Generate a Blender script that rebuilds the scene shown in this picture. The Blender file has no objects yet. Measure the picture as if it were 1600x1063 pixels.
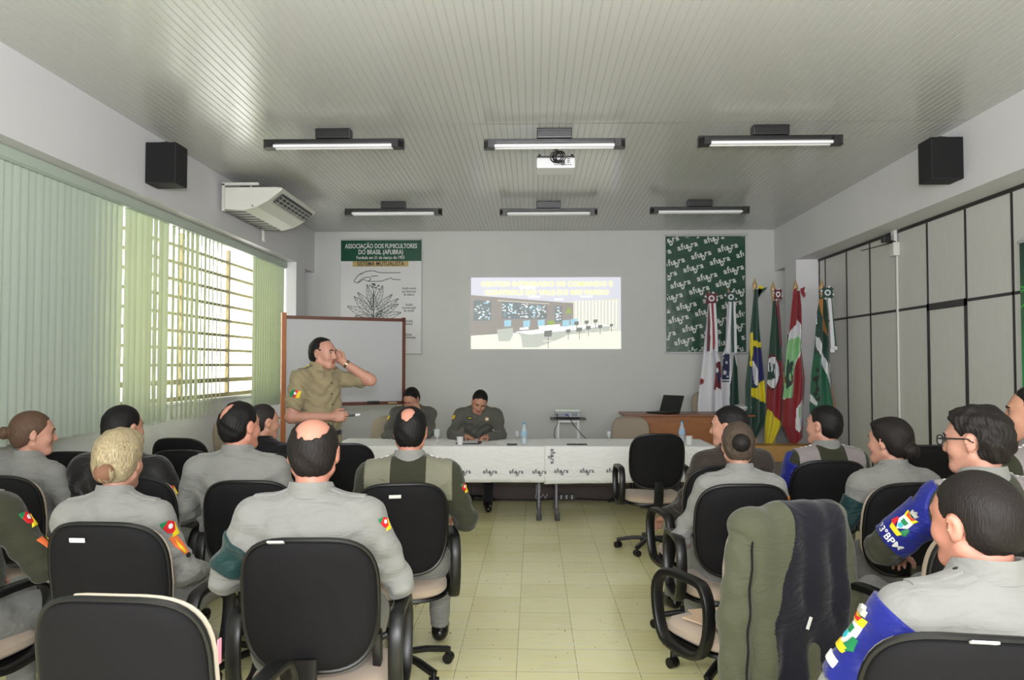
import bpy, bmesh, math, random
import numpy as np
from mathutils import Vector, Matrix, Euler
from mathutils.bvhtree import BVHTree
random.seed(7)
D = bpy.data
SC = bpy.context.scene
COL = SC.collection
R = math.radians
# ------------------------------------------------------------------ camera
HC = 1.52
cam_d = D.cameras.new('camera'); cam = D.objects.new('camera', cam_d); COL.objects.link(cam)
cam_d.sensor_width = 36; cam_d.lens = 27.0; cam_d.clip_start = .05; cam_d.clip_end = 200
cam.location = (0, 0, HC)
cam.rotation_euler = Euler((R(90 + 1.84), 0, R(1.62)), 'XYZ')
SC.camera = cam
RM = cam.rotation_euler.to_matrix()

def pt(px, py, Y):
    """world point on the depth plane y = Y seen at pixel px, py of the 1600x1063 photo"""
    d = RM @ Vector(((px - 800) / 1200, -(py - 531.5) / 1200, -1))
    return Vector((0, 0, HC)) + d * (Y / d.y)

def ptX(px, py, X):
    d = RM @ Vector(((px - 800) / 1200, -(py - 531.5) / 1200, -1))
    return Vector((0, 0, HC)) + d * (X / d.x)

SC.view_settings.view_transform = 'Standard'
SC.view_settings.look = 'None'
SC.view_settings.exposure = 0.85
SC.view_settings.gamma = 1.0
SC.view_settings.use_curve_mapping = False
# ------------------------------------------------------------------ light
w = D.worlds.new('daylight'); SC.world = w; w.use_nodes = True
w.node_tree.nodes['Background'].inputs[0].default_value = (.95, .98, 1.0, 1)
w.node_tree.nodes['Background'].inputs[1].default_value = 4.6

def area(name, loc, rot, sx, sy, power, col=(1, 1, 1)):
    l = D.lights.new(name, 'AREA'); l.shape = 'RECTANGLE'; l.size = sx; l.size_y = sy
    l.energy = power; l.color = col
    o = D.objects.new(name, l); COL.objects.link(o); o.location = loc
    o.rotation_euler = Euler([R(a) for a in rot], 'XYZ')
    return o
# added soft fill from behind the camera; the rear wall has no window
area('rear_fill_light', (0.2, -2.3, 1.95), (84, 0, 0), 5.2, 1.5, 190, (.95, .965, 1.0))
# the photographer's flash bounced off the ceiling, and its direct part
fl = D.lights.new('camera_flash', 'SPOT'); fl.energy = 400; fl.color = (.97, .975, 1); fl.spot_size = R(120); fl.spot_blend = 1; fl.shadow_soft_size = .12
fo = D.objects.new('camera_flash', fl); COL.objects.link(fo); fo.location = (0, -.15, 1.78)
fo.rotation_euler = Euler((R(132), 0, 0), 'XYZ')
f2 = D.lights.new('camera_flash_direct', 'SPOT'); f2.energy = 85; f2.color = (.97, .975, 1); f2.spot_size = R(140); f2.spot_blend = .6; f2.shadow_soft_size = .08
fo2 = D.objects.new('camera_flash_direct', f2); COL.objects.link(fo2); fo2.location = (0, -.1, 1.78)
fo2.rotation_euler = Euler((R(90), 0, 0), 'XYZ')

# ------------------------------------------------------------------ materials
def lin(c):
    o = []
    for v in c[:3]:
        v = v / 255.0
        o.append(v / 12.92 if v <= .04045 else ((v + .055) / 1.055) ** 2.4)
    return (*o, 1)
MC = {}
def mat(name, rgb, rough=.6, metal=0, spec=.5, bump=0, bscale=200, var=0, vscale=4, emit=0, alpha=1, trans=0, bdist=.002, stretch=None, coat=0, sheen=0):
    if name in MC: return MC[name]
    m = D.materials.new(name); m.use_nodes = True; nt = m.node_tree; b = nt.nodes['Principled BSDF']
    col = lin(rgb)
    b.inputs['Base Color'].default_value = col; b.inputs['Roughness'].default_value = rough
    b.inputs['Metallic'].default_value = metal; b.inputs['Specular IOR Level'].default_value = spec
    b.inputs['Coat Weight'].default_value = coat
    b.inputs['Sheen Weight'].default_value = sheen
    if emit:
        b.inputs['Emission Color'].default_value = col; b.inputs['Emission Strength'].default_value = emit
    b.inputs['Alpha'].default_value = alpha; b.inputs['Transmission Weight'].default_value = trans
    tc = nt.nodes.new('ShaderNodeTexCoord')
    vec = tc.outputs['Object']
    if stretch:
        mp = nt.nodes.new('ShaderNodeMapping'); mp.inputs['Scale'].default_value = stretch
        nt.links.new(vec, mp.inputs['Vector']); vec = mp.outputs['Vector']
    if bump:
        n = nt.nodes.new('ShaderNodeTexNoise'); n.inputs['Scale'].default_value = bscale; n.inputs['Detail'].default_value = 3
        nt.links.new(vec, n.inputs['Vector'])
        bp = nt.nodes.new('ShaderNodeBump'); bp.inputs['Strength'].default_value = bump; bp.inputs['Distance'].default_value = bdist
        nt.links.new(n.outputs['Fac'], bp.inputs['Height']); nt.links.new(bp.outputs['Normal'], b.inputs['Normal'])
    if var:
        n = nt.nodes.new('ShaderNodeTexNoise'); n.inputs['Scale'].default_value = vscale; n.inputs['Detail'].default_value = 5
        nt.links.new(vec, n.inputs['Vector'])
        rp = nt.nodes.new('ShaderNodeValToRGB'); e = rp.color_ramp.elements
        e[0].position = .3; e[1].position = .7
        e[0].color = (*[max(0, c * (1 - var)) for c in col[:3]], 1); e[1].color = (*[min(1, c * (1 + var)) for c in col[:3]], 1)
        nt.links.new(n.outputs['Fac'], rp.inputs['Fac']); nt.links.new(rp.outputs['Color'], b.inputs['Base Color'])
    MC[name] = m
    return m

# ------------------------------------------------------------------ object helpers
def tag(o, label=None, cat=None, group=None, kind=None):
    if label: o['label'] = label
    if cat: o['category'] = cat
    if group: o['group'] = group
    if kind: o['kind'] = kind
    return o

def thing(name, label, cat, loc=(0, 0, 0), rz=0, group=None):
    o = D.objects.new(name, None); COL.objects.link(o); o.empty_display_size = .1
    o.location = loc; o.rotation_euler = (0, 0, R(rz))
    return tag(o, label, cat, group)

def copy_tree(o, parent=None):
    c = o.copy(); COL.objects.link(c); c.parent = parent
    for ch in list(o.children): copy_tree(ch, c)
    return c

class MB:
    """collects shapes for ONE mesh object"""
    def __init__(s): s.v = []; s.f = []; s.m = []
    def add(s, vs, fs, mi=0, M=None):
        n = len(s.v)
        for p in vs:
            p = Vector(p)
            s.v.append(M @ p if M is not None else p)
        for f in fs: s.f.append([i + n for i in f]); s.m.append(mi)
        return s
    def box(s, c, d, mi=0, rot=None, bev=0):
        x, y, z = d[0] / 2, d[1] / 2, d[2] / 2
        M = Matrix.Translation(c) @ (Euler([R(a) for a in rot]).to_matrix().to_4x4() if rot else Matrix())
        if bev <= 0:
            vs = [(i * x, j * y, k * z) for i in (-1, 1) for j in (-1, 1) for k in (-1, 1)]
            fs = [(0, 1, 3, 2), (4, 6, 7, 5), (0, 4, 5, 1), (2, 3, 7, 6), (0, 2, 6, 4), (1, 5, 7, 3)]
            return s.add(vs, fs, mi, M)
        bm = bmesh.new(); bmesh.ops.create_cube(bm, size=1)
        for q in bm.verts: q.co = Vector((q.co.x * d[0], q.co.y * d[1], q.co.z * d[2]))
        bmesh.ops.bevel(bm, geom=bm.edges[:], offset=min(bev, min(d) * .49), segments=2, profile=.6, affect='EDGES')
        bm.verts.index_update()
        s.add([q.co for q in bm.verts], [[q.index for q in f.verts] for f in bm.faces], mi, M); bm.free()
        return s
    def b2(s, lo, hi, mi=0, bev=0):
        return s.box([(a + b) / 2 for a, b in zip(lo, hi)], [abs(b - a) for a, b in zip(lo, hi)], mi, None, bev)
    def cyl(s, a, b, ra, rb=None, mi=0, n=16, cap=True):
        rb = ra if rb is None else rb
        a = Vector(a); b = Vector(b); d = (b - a).normalized()
        u = d.orthogonal().normalized(); w_ = d.cross(u)
        vs = []
        for p, r in ((a, ra), (b, rb)):
            for i in range(n):
                t = 2 * math.pi * i / n
                vs.append(p + u * math.cos(t) * r + w_ * math.sin(t) * r)
        fs = [(i, (i + 1) % n, n + (i + 1) % n, n + i) for i in range(n)]
        if cap: fs += [tuple(range(n))[::-1], tuple(range(n, 2 * n))]
        return s.add(vs, fs, mi)
    def tube(s, pts, r, mi=0, n=8, closed=False, flat=None, up=None):
        """flat=(wide, thin): rounded-rect like section, wide along `up`"""
        pts = [Vector(p) for p in pts]; N = len(pts); vs = []
        prev = None
        for i, p in enumerate(pts):
            if closed: d = (pts[(i + 1) % N] - pts[i - 1]).normalized()
            else: d = (pts[min(i + 1, N - 1)] - pts[max(i - 1, 0)]).normalized()
            if up is not None: u = Vector(up); u = (u - d * u.dot(d)).normalized()
            elif prev is None: u = d.orthogonal().normalized()
            else: u = (prev - d * prev.dot(d)).normalized()
            prev = u; w_ = d.cross(u)
            for k in range(n):
                t = 2 * math.pi * k / n
                if flat:
                    c, q = math.cos(t), math.sin(t)
                    cu = math.copysign(abs(c) ** .55, c) * flat[0] / 2; cw = math.copysign(abs(q) ** .55, q) * flat[1] / 2
                    vs.append(p + u * cu + w_ * cw)
                else:
                    rr = r[i] if isinstance(r, (list, tuple)) else r
                    vs.append(p + u * math.cos(t) * rr + w_ * math.sin(t) * rr)
        fs = []
        for i in range(N if closed else N - 1):
            j = (i + 1) % N
            for k in range(n): fs.append((i * n + k, i * n + (k + 1) % n, j * n + (k + 1) % n, j * n + k))
        if not closed: fs += [tuple(range(n))[::-1], tuple(range((N - 1) * n, N * n))]
        return s.add(vs, fs, mi)
    def loft(s, rings, mi=0, M=None, cap=True):
        n = len(rings[0]); vs = [p for r_ in rings for p in r_]; fs = []
        for i in range(len(rings) - 1):
            for k in range(n): fs.append((i * n + k, i * n + (k + 1) % n, (i + 1) * n + (k + 1) % n, (i + 1) * n + k))
        if cap: fs += [tuple(range(n))[::-1], tuple(range((len(rings) - 1) * n, len(rings) * n))]
        return s.add(vs, fs, mi, M)
    def lathe(s, prof, c=(0, 0, 0), mi=0, n=24):
        rings = [[(c[0] + r * math.cos(2 * math.pi * k / n), c[1] + r * math.sin(2 * math.pi * k / n), c[2] + z) for k in range(n)] for r, z in prof]
        return s.loft(rings, mi)
    def prism(s, poly, M, t, mi=0):
        """2D poly in the local xy of M, thickness t along local z"""
        n = len(poly)
        vs = [(x, y, 0) for x, y in poly] + [(x, y, t) for x, y in poly]
        fs = [tuple(range(n))[::-1], tuple(range(n, 2 * n))] + [(i, (i + 1) % n, n + (i + 1) % n, n + i) for i in range(n)]
        return s.add(vs, fs, mi, M)
    def sphere(s, c, r, mi=0, nu=16, nv=10):
        r = (r, r, r) if not isinstance(r, (tuple, list)) else r
        rings = []
        for j in range(nv + 1):
            a = -math.pi / 2 + math.pi * j / nv; q = max(math.cos(a), .01)
            rings.append([(c[0] + r[0] * q * math.cos(2 * math.pi * k / nu), c[1] + r[1] * q * math.sin(2 * math.pi * k / nu), c[2] + r[2] * math.sin(a)) for k in range(nu)])
        return s.loft(rings, mi)
    def build(s, name, mats, parent=None, smooth=False, fix=True, loc=None):
        me = D.meshes.new(name); me.from_pydata([tuple(p) for p in s.v], [], s.f)
        for m in (mats if isinstance(mats, (list, tuple)) else [mats]): me.materials.append(m)
        me.polygons.foreach_set('material_index', s.m)
        if fix:
            bm = bmesh.new(); bm.from_mesh(me); bmesh.ops.recalc_face_normals(bm, faces=bm.faces[:]); bm.to_mesh(me); bm.free()
        me.update()
        if smooth:
            me.polygons.foreach_set('use_smooth', [True] * len(me.polygons))
            try: me.set_sharp_from_angle(angle=R(38))
            except Exception: pass
        o = D.objects.new(name, me); COL.objects.link(o)
        if parent: o.parent = parent
        if loc: o.location = loc
        return o

TXT = {}
def text_mesh(body, size=1.0, bold=0.0):
    key = (body, bold)
    if key not in TXT:
        cu = D.curves.new('t', 'FONT'); cu.body = body; cu.size = 1; cu.offset = bold; cu.resolution_u = 3
        ob = D.objects.new('t', cu); COL.objects.link(ob)
        dg = bpy.context.evaluated_depsgraph_get()
        me = D.meshes.new_from_object(ob.evaluated_get(dg))
        vs = [tuple(v.co) for v in me.vertices]; fs = [tuple(p.vertices) for p in me.polygons]
        D.objects.remove(ob); D.curves.remove(cu); D.meshes.remove(me)
        TXT[key] = (vs, fs)
    vs, fs = TXT[key]
    return [(x * size, y * size, z) for x, y, z in vs], fs

def logo(width, bold=.03):
    """the association's wordmark: afubra with the b hung below the line"""
    V = []; F = []; x = 0
    for ch in 'afubra':
        vs, fs = text_mesh(ch, 1, bold)
        m0 = min(v[0] for v in vs); m1 = max(v[0] for v in vs); n = len(V)
        for a, b, c in vs:
            if ch == 'b': b = b * 1.30 - .42
            V.append((x + (a - m0), b * (1.12 if ch == 'f' else 1), c))
        F += [tuple(i + n for i in f) for f in fs]
        x += (m1 - m0) + (.0 if ch in 'fu' else .035)
    k = width / x
    return [((a - x / 2) * k, (b - .27) * k, c) for a, b, c in V], F

def put_text(mb, body, M, width=None, size=1, bold=0, mi=0, align='c', sy=1):
    vs, fs = text_mesh(body, 1, bold)
    x0 = min(v[0] for v in vs); x1 = max(v[0] for v in vs)
    k = width / (x1 - x0) if width else size
    ky = size if width else size
    cx = (x0 + x1) / 2 if align == 'c' else x0
    mb.add([((a - cx) * k, b * ky * sy, 0) for a, b, c in vs], fs, mi, M)

# ------------------------------------------------------------------ implicit surfaces
def surfnet(F, lo, h):
    F = np.pad(F, 1, constant_values=1.0).astype(np.float32); lo = np.array(lo) - h
    s = F < 0
    nx, ny, nz = F.shape
    c = [(i, j, k) for i in (0, 1) for j in (0, 1) for k in (0, 1)]
    cnt = np.zeros((nx - 1, ny - 1, nz - 1), np.int8)
    for i, j, k in c: cnt += s[i:nx - 1 + i, j:ny - 1 + j, k:nz - 1 + k]
    act = (cnt > 0) & (cnt < 8)
    I, J, K = np.nonzero(act); n = len(I)
    idx = np.full(act.shape, -1, np.int32); idx[I, J, K] = np.arange(n)
    val = {q: F[I + q[0], J + q[1], K + q[2]] for q in c}
    acc = np.zeros((n, 3)); num = np.zeros(n)
    for a in c:
        for ax in range(3):
            if a[ax]: continue
            b = list(a); b[ax] = 1; b = tuple(b)
            fa, fb = val[a], val[b]; m = (fa < 0) != (fb < 0)
            t = np.where(m, fa / np.where(m, fa - fb, 1), 0)
            p = np.zeros((n, 3)); p[:, 0] = a[0]; p[:, 1] = a[1]; p[:, 2] = a[2]; p[:, ax] = t
            acc += p * m[:, None]; num += m
    V = (np.stack([I, J, K], 1) + acc / num[:, None]) * h + lo
    Fs = []
    for ax in range(3):
        u, v = (ax + 1) % 3, (ax + 2) % 3
        sl0 = [slice(None)] * 3; sl1 = [slice(None)] * 3
        sl0[ax] = slice(0, -1); sl1[ax] = slice(1, None)
        df = s[tuple(sl0)] != s[tuple(sl1)]
        sg = s[tuple(sl0)]
        P = np.stack(np.nonzero(df), 1)
        P = P[(P[:, u] > 0) & (P[:, v] > 0) & (P[:, u] < F.shape[u] - 1) & (P[:, v] < F.shape[v] - 1)]
        g = sg[P[:, 0], P[:, 1], P[:, 2]]
        def cell(du, dv):
            Q = P.copy(); Q[:, u] -= du; Q[:, v] -= dv
            return idx[Q[:, 0], Q[:, 1], Q[:, 2]]
        q = np.stack([cell(1, 1), cell(0, 1), cell(0, 0), cell(1, 0)], 1)
        q[~g] = q[~g][:, ::-1]
        Fs.append(q)
    Q = np.concatenate(Fs) if Fs else np.zeros((0, 4), int)
    Q = Q[(Q >= 0).all(1)]
    return V, Q

def np_mesh(name, V, Q, mats, parent=None, mi=None):
    me = D.meshes.new(name); n = len(V); m = len(Q)
    me.vertices.add(n); me.vertices.foreach_set('co', np.asarray(V, np.float32).ravel())
    me.loops.add(m * 4); me.loops.foreach_set('vertex_index', np.asarray(Q, np.int32).ravel())
    me.polygons.add(m); me.polygons.foreach_set('loop_start', np.arange(0, m * 4, 4, dtype=np.int32))
    for a in (mats if isinstance(mats, (list, tuple)) else [mats]): me.materials.append(a)
    if mi is not None: me.polygons.foreach_set('material_index', np.asarray(mi, np.int32))
    me.polygons.foreach_set('use_smooth', np.ones(m, bool))
    me.update(calc_edges=True); me.validate()
    o = D.objects.new(name, me); COL.objects.link(o)
    if parent: o.parent = parent
    return o

A = lambda *a: np.array(a, float)
def cone(a, b, ra, rb, k=.03, flat=False): return ['c', A(*a), A(*b), ra, rb, k, 1, flat]
def ell(c, r, Rm=None, k=.03): return ['e', A(*c), A(*r), np.eye(3) if Rm is None else np.array(Rm), 0, k, 1, False]
def sub(p): p = list(p); p[6] = -1; return p

class Field:
    def __init__(s, prims, off, h, lo=None, hi=None):
        s.h = h
        if lo is None:
            L = []; H = []
            for p in prims:
                if p[6] < 0: continue
                if p[0] == 'c':
                    r = max(p[3], p[4]) + off
                    L.append(np.minimum(p[1], p[2]) - r); H.append(np.maximum(p[1], p[2]) + r)
                else:
                    r = max(p[2]) + off; L.append(p[1] - r); H.append(p[1] + r)
            lo = np.min(L, 0) - .02; hi = np.max(H, 0) + .02
        s.lo = np.array(lo, float); s.n = np.ceil((np.array(hi) - s.lo) / h).astype(int) + 1
        s.ax = [s.lo[i] + h * np.arange(s.n[i]) for i in range(3)]
        s.F = np.full(s.n, 1.0, np.float32)
        for p in prims: s.put(p, off)
    def put(s, p, off=0):
        k = p[5]; mg = max(k, 0) + 3 * s.h
        if p[0] == 'c':
            r = max(p[3], p[4]) + off; l = np.minimum(p[1], p[2]) - r - mg; u = np.maximum(p[1], p[2]) + r + mg
        else:
            r = max(p[2]) + off; l = p[1] - r - mg; u = p[1] + r + mg
        sl = []
        for i in range(3):
            a = max(0, int((l[i] - s.lo[i]) / s.h)); b = min(s.n[i], int((u[i] - s.lo[i]) / s.h) + 2)
            if b <= a: return
            sl.append(slice(a, b))
        X = s.ax[0][sl[0]][:, None, None]; Y = s.ax[1][sl[1]][None, :, None]; Z = s.ax[2][sl[2]][None, None, :]
        if p[0] == 'c':
            a, b = p[1], p[2]; ba = b - a; L2 = max(ba @ ba, 1e-9)
            px, py, pz = X - a[0], Y - a[1], Z - a[2]
            tr = (px * ba[0] + py * ba[1] + pz * ba[2]) / L2
            t = np.clip(tr, 0, 1)
            d = np.sqrt((px - t * ba[0]) ** 2 + (py - t * ba[1]) ** 2 + (pz - t * ba[2]) ** 2) - (p[3] + (p[4] - p[3]) * t + off)
            if p[7]: d = np.maximum(d, (tr - 1) * math.sqrt(L2))
        else:
            c, r_, Rm = p[1], p[2] + off, p[3]
            px, py, pz = X - c[0], Y - c[1], Z - c[2]
            q = [(px * Rm[0][i] + py * Rm[1][i] + pz * Rm[2][i]) for i in range(3)]
            k0 = np.sqrt(sum((q[i] / r_[i]) ** 2 for i in range(3))); k1 = np.sqrt(sum((q[i] / r_[i] ** 2) ** 2 for i in range(3)))
            d = k0 * (k0 - 1) / np.maximum(k1, 1e-6)
        G = s.F[sl[0], sl[1], sl[2]]
        if p[6] > 0:
            if k > 0:
                hh = np.clip(.5 + .5 * (G - d) / k, 0, 1)
                N = G * (1 - hh) + d * hh - k * hh * (1 - hh)
            else: N = np.minimum(G, d)
        else:
            d = -d
            if k > 0:
                hh = np.clip(.5 - .5 * (G - d) / k, 0, 1)
                N = G * (1 - hh) + d * hh + k * hh * (1 - hh)
            else: N = np.maximum(G, d)
        s.F[sl[0], sl[1], sl[2]] = N
    def disp(s, fn):
        I, J, K = np.nonzero(np.abs(s.F) < .04)
        s.F[I, J, K] += fn(s.ax[0][I], s.ax[1][J], s.ax[2][K])
    def mesh(s, fn=None, off=0, lo=None, hi=None):
        """surface of (field - off) cut by region fn(x,y,z)<0 inside a sub box"""
        if lo is None: F, l = s.F - off, s.lo; ax = s.ax
        else:
            sl = [slice(max(0, int((lo[i] - s.lo[i]) / s.h)), max(1, min(s.n[i], int((hi[i] - s.lo[i]) / s.h) + 2))) for i in range(3)]
            F = s.F[tuple(sl)] - off; ax = [s.ax[i][sl[i]] for i in range(3)]; l = np.array([a[0] for a in ax])
        if fn is not None:
            F = np.maximum(F, fn(ax[0][:, None, None], ax[1][None, :, None], ax[2][None, None, :]))
        return surfnet(F, l, s.h)

def rotz(a): c, s_ = math.cos(R(a)), math.sin(R(a)); return np.array([[c, -s_, 0], [s_, c, 0], [0, 0, 1]])
def rotx(a): c, s_ = math.cos(R(a)), math.sin(R(a)); return np.array([[1, 0, 0], [0, c, -s_], [0, s_, c]])
def roty(a): c, s_ = math.cos(R(a)), math.sin(R(a)); return np.array([[c, 0, s_], [0, 1, 0], [-s_, 0, c]])
def unit(v): v = np.array(v, float); return v / np.linalg.norm(v)
# ================================================================== ROOM SHELL
YB = 10.4; ZC = 3.34; YR = -2.6
WHITE = mat('wall_paint', (216, 215, 218), .75, bump=.15, bscale=60, bdist=.003, var=.03, vscale=1.2)
def struct(o): o['kind'] = 'structure'; return o

def floor_mat():
    m = D.materials.new('vinyl_tiles'); m.use_nodes = True; nt = m.node_tree; b = nt.nodes['Principled BSDF']; L = nt.links
    tc = nt.nodes.new('ShaderNodeTexCoord')
    mp = nt.nodes.new('ShaderNodeMapping'); mp.inputs['Location'].default_value = (.087 + .304 * 20, .304 * 20 + .1, 0); L.new(tc.outputs['Object'], mp.inputs['Vector'])
    br = nt.nodes.new('ShaderNodeTexBrick'); br.offset = 0; br.squash = 1
    for k, v in (('Scale', 1), ('Mortar Size', .0016), ('Brick Width', .304), ('Row Height', .304), ('Mortar Smooth', .3), ('Bias', -.1)): br.inputs[k].default_value = v
    br.inputs['Color1'].default_value = lin((240, 234, 180)); br.inputs['Color2'].default_value = lin((230, 223, 164)); br.inputs['Mortar'].default_value = lin((120, 108, 78))
    L.new(mp.outputs[0], br.inputs['Vector'])
    def noise(sc, scale, det=4):
        q = nt.nodes.new('ShaderNodeMapping'); q.inputs['Scale'].default_value = sc; L.new(tc.outputs['Object'], q.inputs['Vector'])
        n = nt.nodes.new('ShaderNodeTexNoise'); n.inputs['Scale'].default_value = scale; n.inputs['Detail'].default_value = det; L.new(q.outputs[0], n.inputs['Vector']); return n
    def ramp(n, p0, p1, inv=False):
        r = nt.nodes.new('ShaderNodeMapRange'); r.inputs['From Min'].default_value = p0; r.inputs['From Max'].default_value = p1; L.new(n.outputs['Fac'], r.inputs['Value']); return r
    def mix(fac, a, col, f=1.0):
        x = nt.nodes.new('ShaderNodeMix'); x.data_type = 'RGBA'; x.inputs['B'].default_value = lin(col)
        mm = nt.nodes.new('ShaderNodeMath'); mm.operation = 'MULTIPLY'; mm.inputs[1].default_value = f; L.new(fac.outputs[0], mm.inputs[0])
        L.new(mm.outputs[0], x.inputs['Factor']); L.new(a, x.inputs['A']); return x.outputs['Result']
    c = br.outputs['Color']
    c = mix(ramp(noise((1.5, 14, 1), 2.2), .5, .72), c, (236, 234, 200), .8)
    c = mix(ramp(noise((1.2, 9, 1), 5.2), .56, .74), c, (204, 194, 146), .5)
    c = mix(ramp(noise((60, 12, 1), 1.0, 1), .745, .77), c, (128, 78, 40), .85)
    c = mix(ramp(noise((48, 11, 3), 1.15, 1), .76, .78), c, (236, 230, 214), .9)
    L.new(c, b.inputs['Base Color'])
    b.inputs['Roughness'].default_value = .2; b.inputs['Specular IOR Level'].default_value = .45
    n = noise((1, 1, 1), 3.0, 2); bp = nt.nodes.new('ShaderNodeBump'); bp.inputs['Strength'].default_value = .12; bp.inputs['Distance'].default_value = .01
    L.new(n.outputs['Fac'], bp.inputs['Height']); L.new(bp.outputs['Normal'], b.inputs['Normal'])
    return m
struct(MB().b2((-3.6, YR, -.1), (3.7, YB + .1, 0)).build('floor', floor_mat()))

# ceiling of glossy PVC strips running away from the camera, jointed across at y = 5.75
PVC = mat('pvc_ceiling', (192, 192, 190), .2, spec=.62, var=.015, vscale=.8)
PVCJ = mat('pvc_joint', (150, 149, 145), .4)
m = MB()
x = -3.6; prof = []
while x < 3.7:
    prof += [(x, ZC), (x + .042, ZC), (x + .044, ZC + .004), (x + .048, ZC + .004)]
    x += .05
for y0, y1 in ((YR, 5.744), (5.756, YB + .1)):
    n0 = len(prof)
    vs = [(a, y0, b) for a, b in prof] + [(a, y1, b) for a, b in prof]
    m.add(vs, [(i, i + 1, n0 + i + 1, n0 + i) for i in range(n0 - 1)], 0)
m.b2((-3.6, 5.74, ZC + .001), (3.7, 5.76, ZC + .01), 1)
m.b2((-3.6, YR, ZC + .012), (3.7, YB + .1, ZC + .1), 0)
struct(m.build('ceiling', [PVC, PVCJ], fix=False))

struct(MB().b2((-3.6, YB, 0), (3.7, YB + .12, ZC)).build('wall_back', mat('back_wall_paint', (198, 199, 196), .75, bump=.15, bscale=60, bdist=.003, var=.03, vscale=1.2)))
struct(MB().b2((-3.6, YR - .12, 0), (3.7, YR, ZC)).build('wall_front', WHITE))
XL = -3.0; XR = 3.24; ZB = 2.82; XP = 3.52
m = MB()
m.b2((XL, YR, ZB), (-3.6, YB, ZC))                                      # beam
m.b2((XL, 9.6, 0), (-3.6, 9.97, ZB)); m.b2((-3.16, 9.97, 0), (-3.6, YB, ZB))      # pillar, corner
m.b2((XL, 9.97, 2.78), (-3.16, YB, ZB))
m.b2((-3.35, YR, 0), (-3.6, 9.6, 1.17)); m.b2((-3.35, YR, 1.17), (-3.6, 5.55, ZB)); m.b2((-3.35, 9.5, 1.17), (-3.6, 9.6, ZB))  # solid stretch behind the closed slats, added to keep them from being backlit
struct(m.build('wall_left', WHITE))
# right wall: plaster beam, pillar and a partition of panels set back under the beam
PANEL = mat('partition_panel', (204, 203, 200), .42, spec=.4, bump=.25, bscale=90, stretch=(1, 1, .25), var=.025, vscale=25)
m = MB()
m.b2((XR, YR, ZB), (3.7, YB, ZC)); m.b2((XR, 9.55, 0), (3.7, 9.97, ZB)); m.b2((3.42, 9.97, 0), (3.7, YB, ZB)); m.b2((XR, 9.97, 2.78), (3.42, YB, ZB))
m.b2((XP, YR, 0), (3.7, 9.55, ZB), 1)
struct(m.build('wall_right', [WHITE, PANEL]))
BLK = mat('black_profile', (30, 29, 31), .4)
m = MB()
ys = [9.34, 8.71, 8.11, 7.53, 6.94, 6.33, 5.72, 5.11, 4.5, 3.9, 3.3, 2.7, 2.1]
for y in ys:
    if y in (6.94, 6.33): continue
    m.b2((XP - .006, y - .011, 0.1), (XP + .01, y + .011, ZB - .02))
for y in (6.94, 6.33): m.b2((XP - .006, y - .011, 2.06), (XP + .01, y + .011, ZB - .02))
m.b2((XP - .006, YR, 2.032), (XP + .01, 6.33, 2.056)); m.b2((XP - .006, 6.94, 2.032), (XP + .01, 9.55, 2.056))
m.b2((XP - .012, YR, ZB - .03), (XP + .01, 9.55, ZB)); m.b2((XP - .006, 9.52, 0), (XP + .01, 9.55, ZB))
struct(m.build('trim_1', BLK))
m = MB(); m.b2((XP - .014, 6.905, 0), (XP + .01, 6.945, 2.06)); m.b2((XP - .014, 6.325, 0), (XP + .01, 6.35, 2.06)); m.b2((XP - .014, 6.325, 2.0), (XP + .01, 6.945, 2.06))
m.b2((XP - .008, 6.35, .01), (XP + .01, 6.905, 2.0), 1)
dr = struct(m.build('door_1', [BLK, PANEL]))

# stage step across the back of the room
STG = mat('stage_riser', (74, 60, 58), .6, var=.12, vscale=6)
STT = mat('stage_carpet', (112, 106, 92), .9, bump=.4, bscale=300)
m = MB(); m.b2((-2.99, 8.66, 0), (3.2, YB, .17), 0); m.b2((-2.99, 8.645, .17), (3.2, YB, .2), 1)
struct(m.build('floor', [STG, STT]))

# ------------------------------------------------------------------ window with louvred sashes
FR = mat('window_frame', (128, 116, 80), .5)
wf = MB(); XF = -3.42
wy0, wy1, wz0, wz1 = 5.55, 9.5, 1.17, 2.8
for y in (wy0 + .02, 6.55, 7.35, 8.48, wy1 - .02):
    t = .02
    wf.b2((XF - .02, y - t, wz0), (XF + .02, y + t, wz1))
zs = [wz0 + .02 + .163 * i for i in range(10)]
for i, z in enumerate(zs):
    t = .024 if i in (1, 0) else .015
    wf.b2((XF - .018, wy0, z - t), (XF + .018, wy1, z + t))
win = struct(wf.build('window_1', FR))
GL = D.materials.new('louvre_glass'); GL.use_nodes = True
nt = GL.node_tree; nt.nodes.remove(nt.nodes['Principled BSDF']); o_ = nt.nodes['Material Output']
mx = nt.nodes.new('ShaderNodeMixShader'); tr = nt.nodes.new('ShaderNodeBsdfTransparent'); gg = nt.nodes.new('ShaderNodeBsdfTranslucent'); mx.inputs[0].default_value = .2
tr.inputs[0].default_value = (.96, .95, .9, 1); gg.inputs[0].default_value = lin((235, 228, 205))
nt.links.new(tr.outputs[0], mx.inputs[1]); nt.links.new(gg.outputs[0], mx.inputs[2]); nt.links.new(mx.outputs[0], o_.inputs[0])
pm = MB()
for i in range(len(zs) - 1):
    z = (zs[i] + zs[i + 1]) / 2
    ang = (0, 22, 22, 30, 24, 20, 26, 22, 18)[i]
    pm.box((XF - .03, (wy0 + wy1) / 2, z), (.004, wy1 - wy0 - .05, .15), 0, (0, ang, 0))
pm.build('window_pane', GL, win)
struct(MB().b2((-3.36, 5.55, 1.15), (-3.31, 9.5, 1.175), 0, .004).build('trim_2', WHITE))

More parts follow.
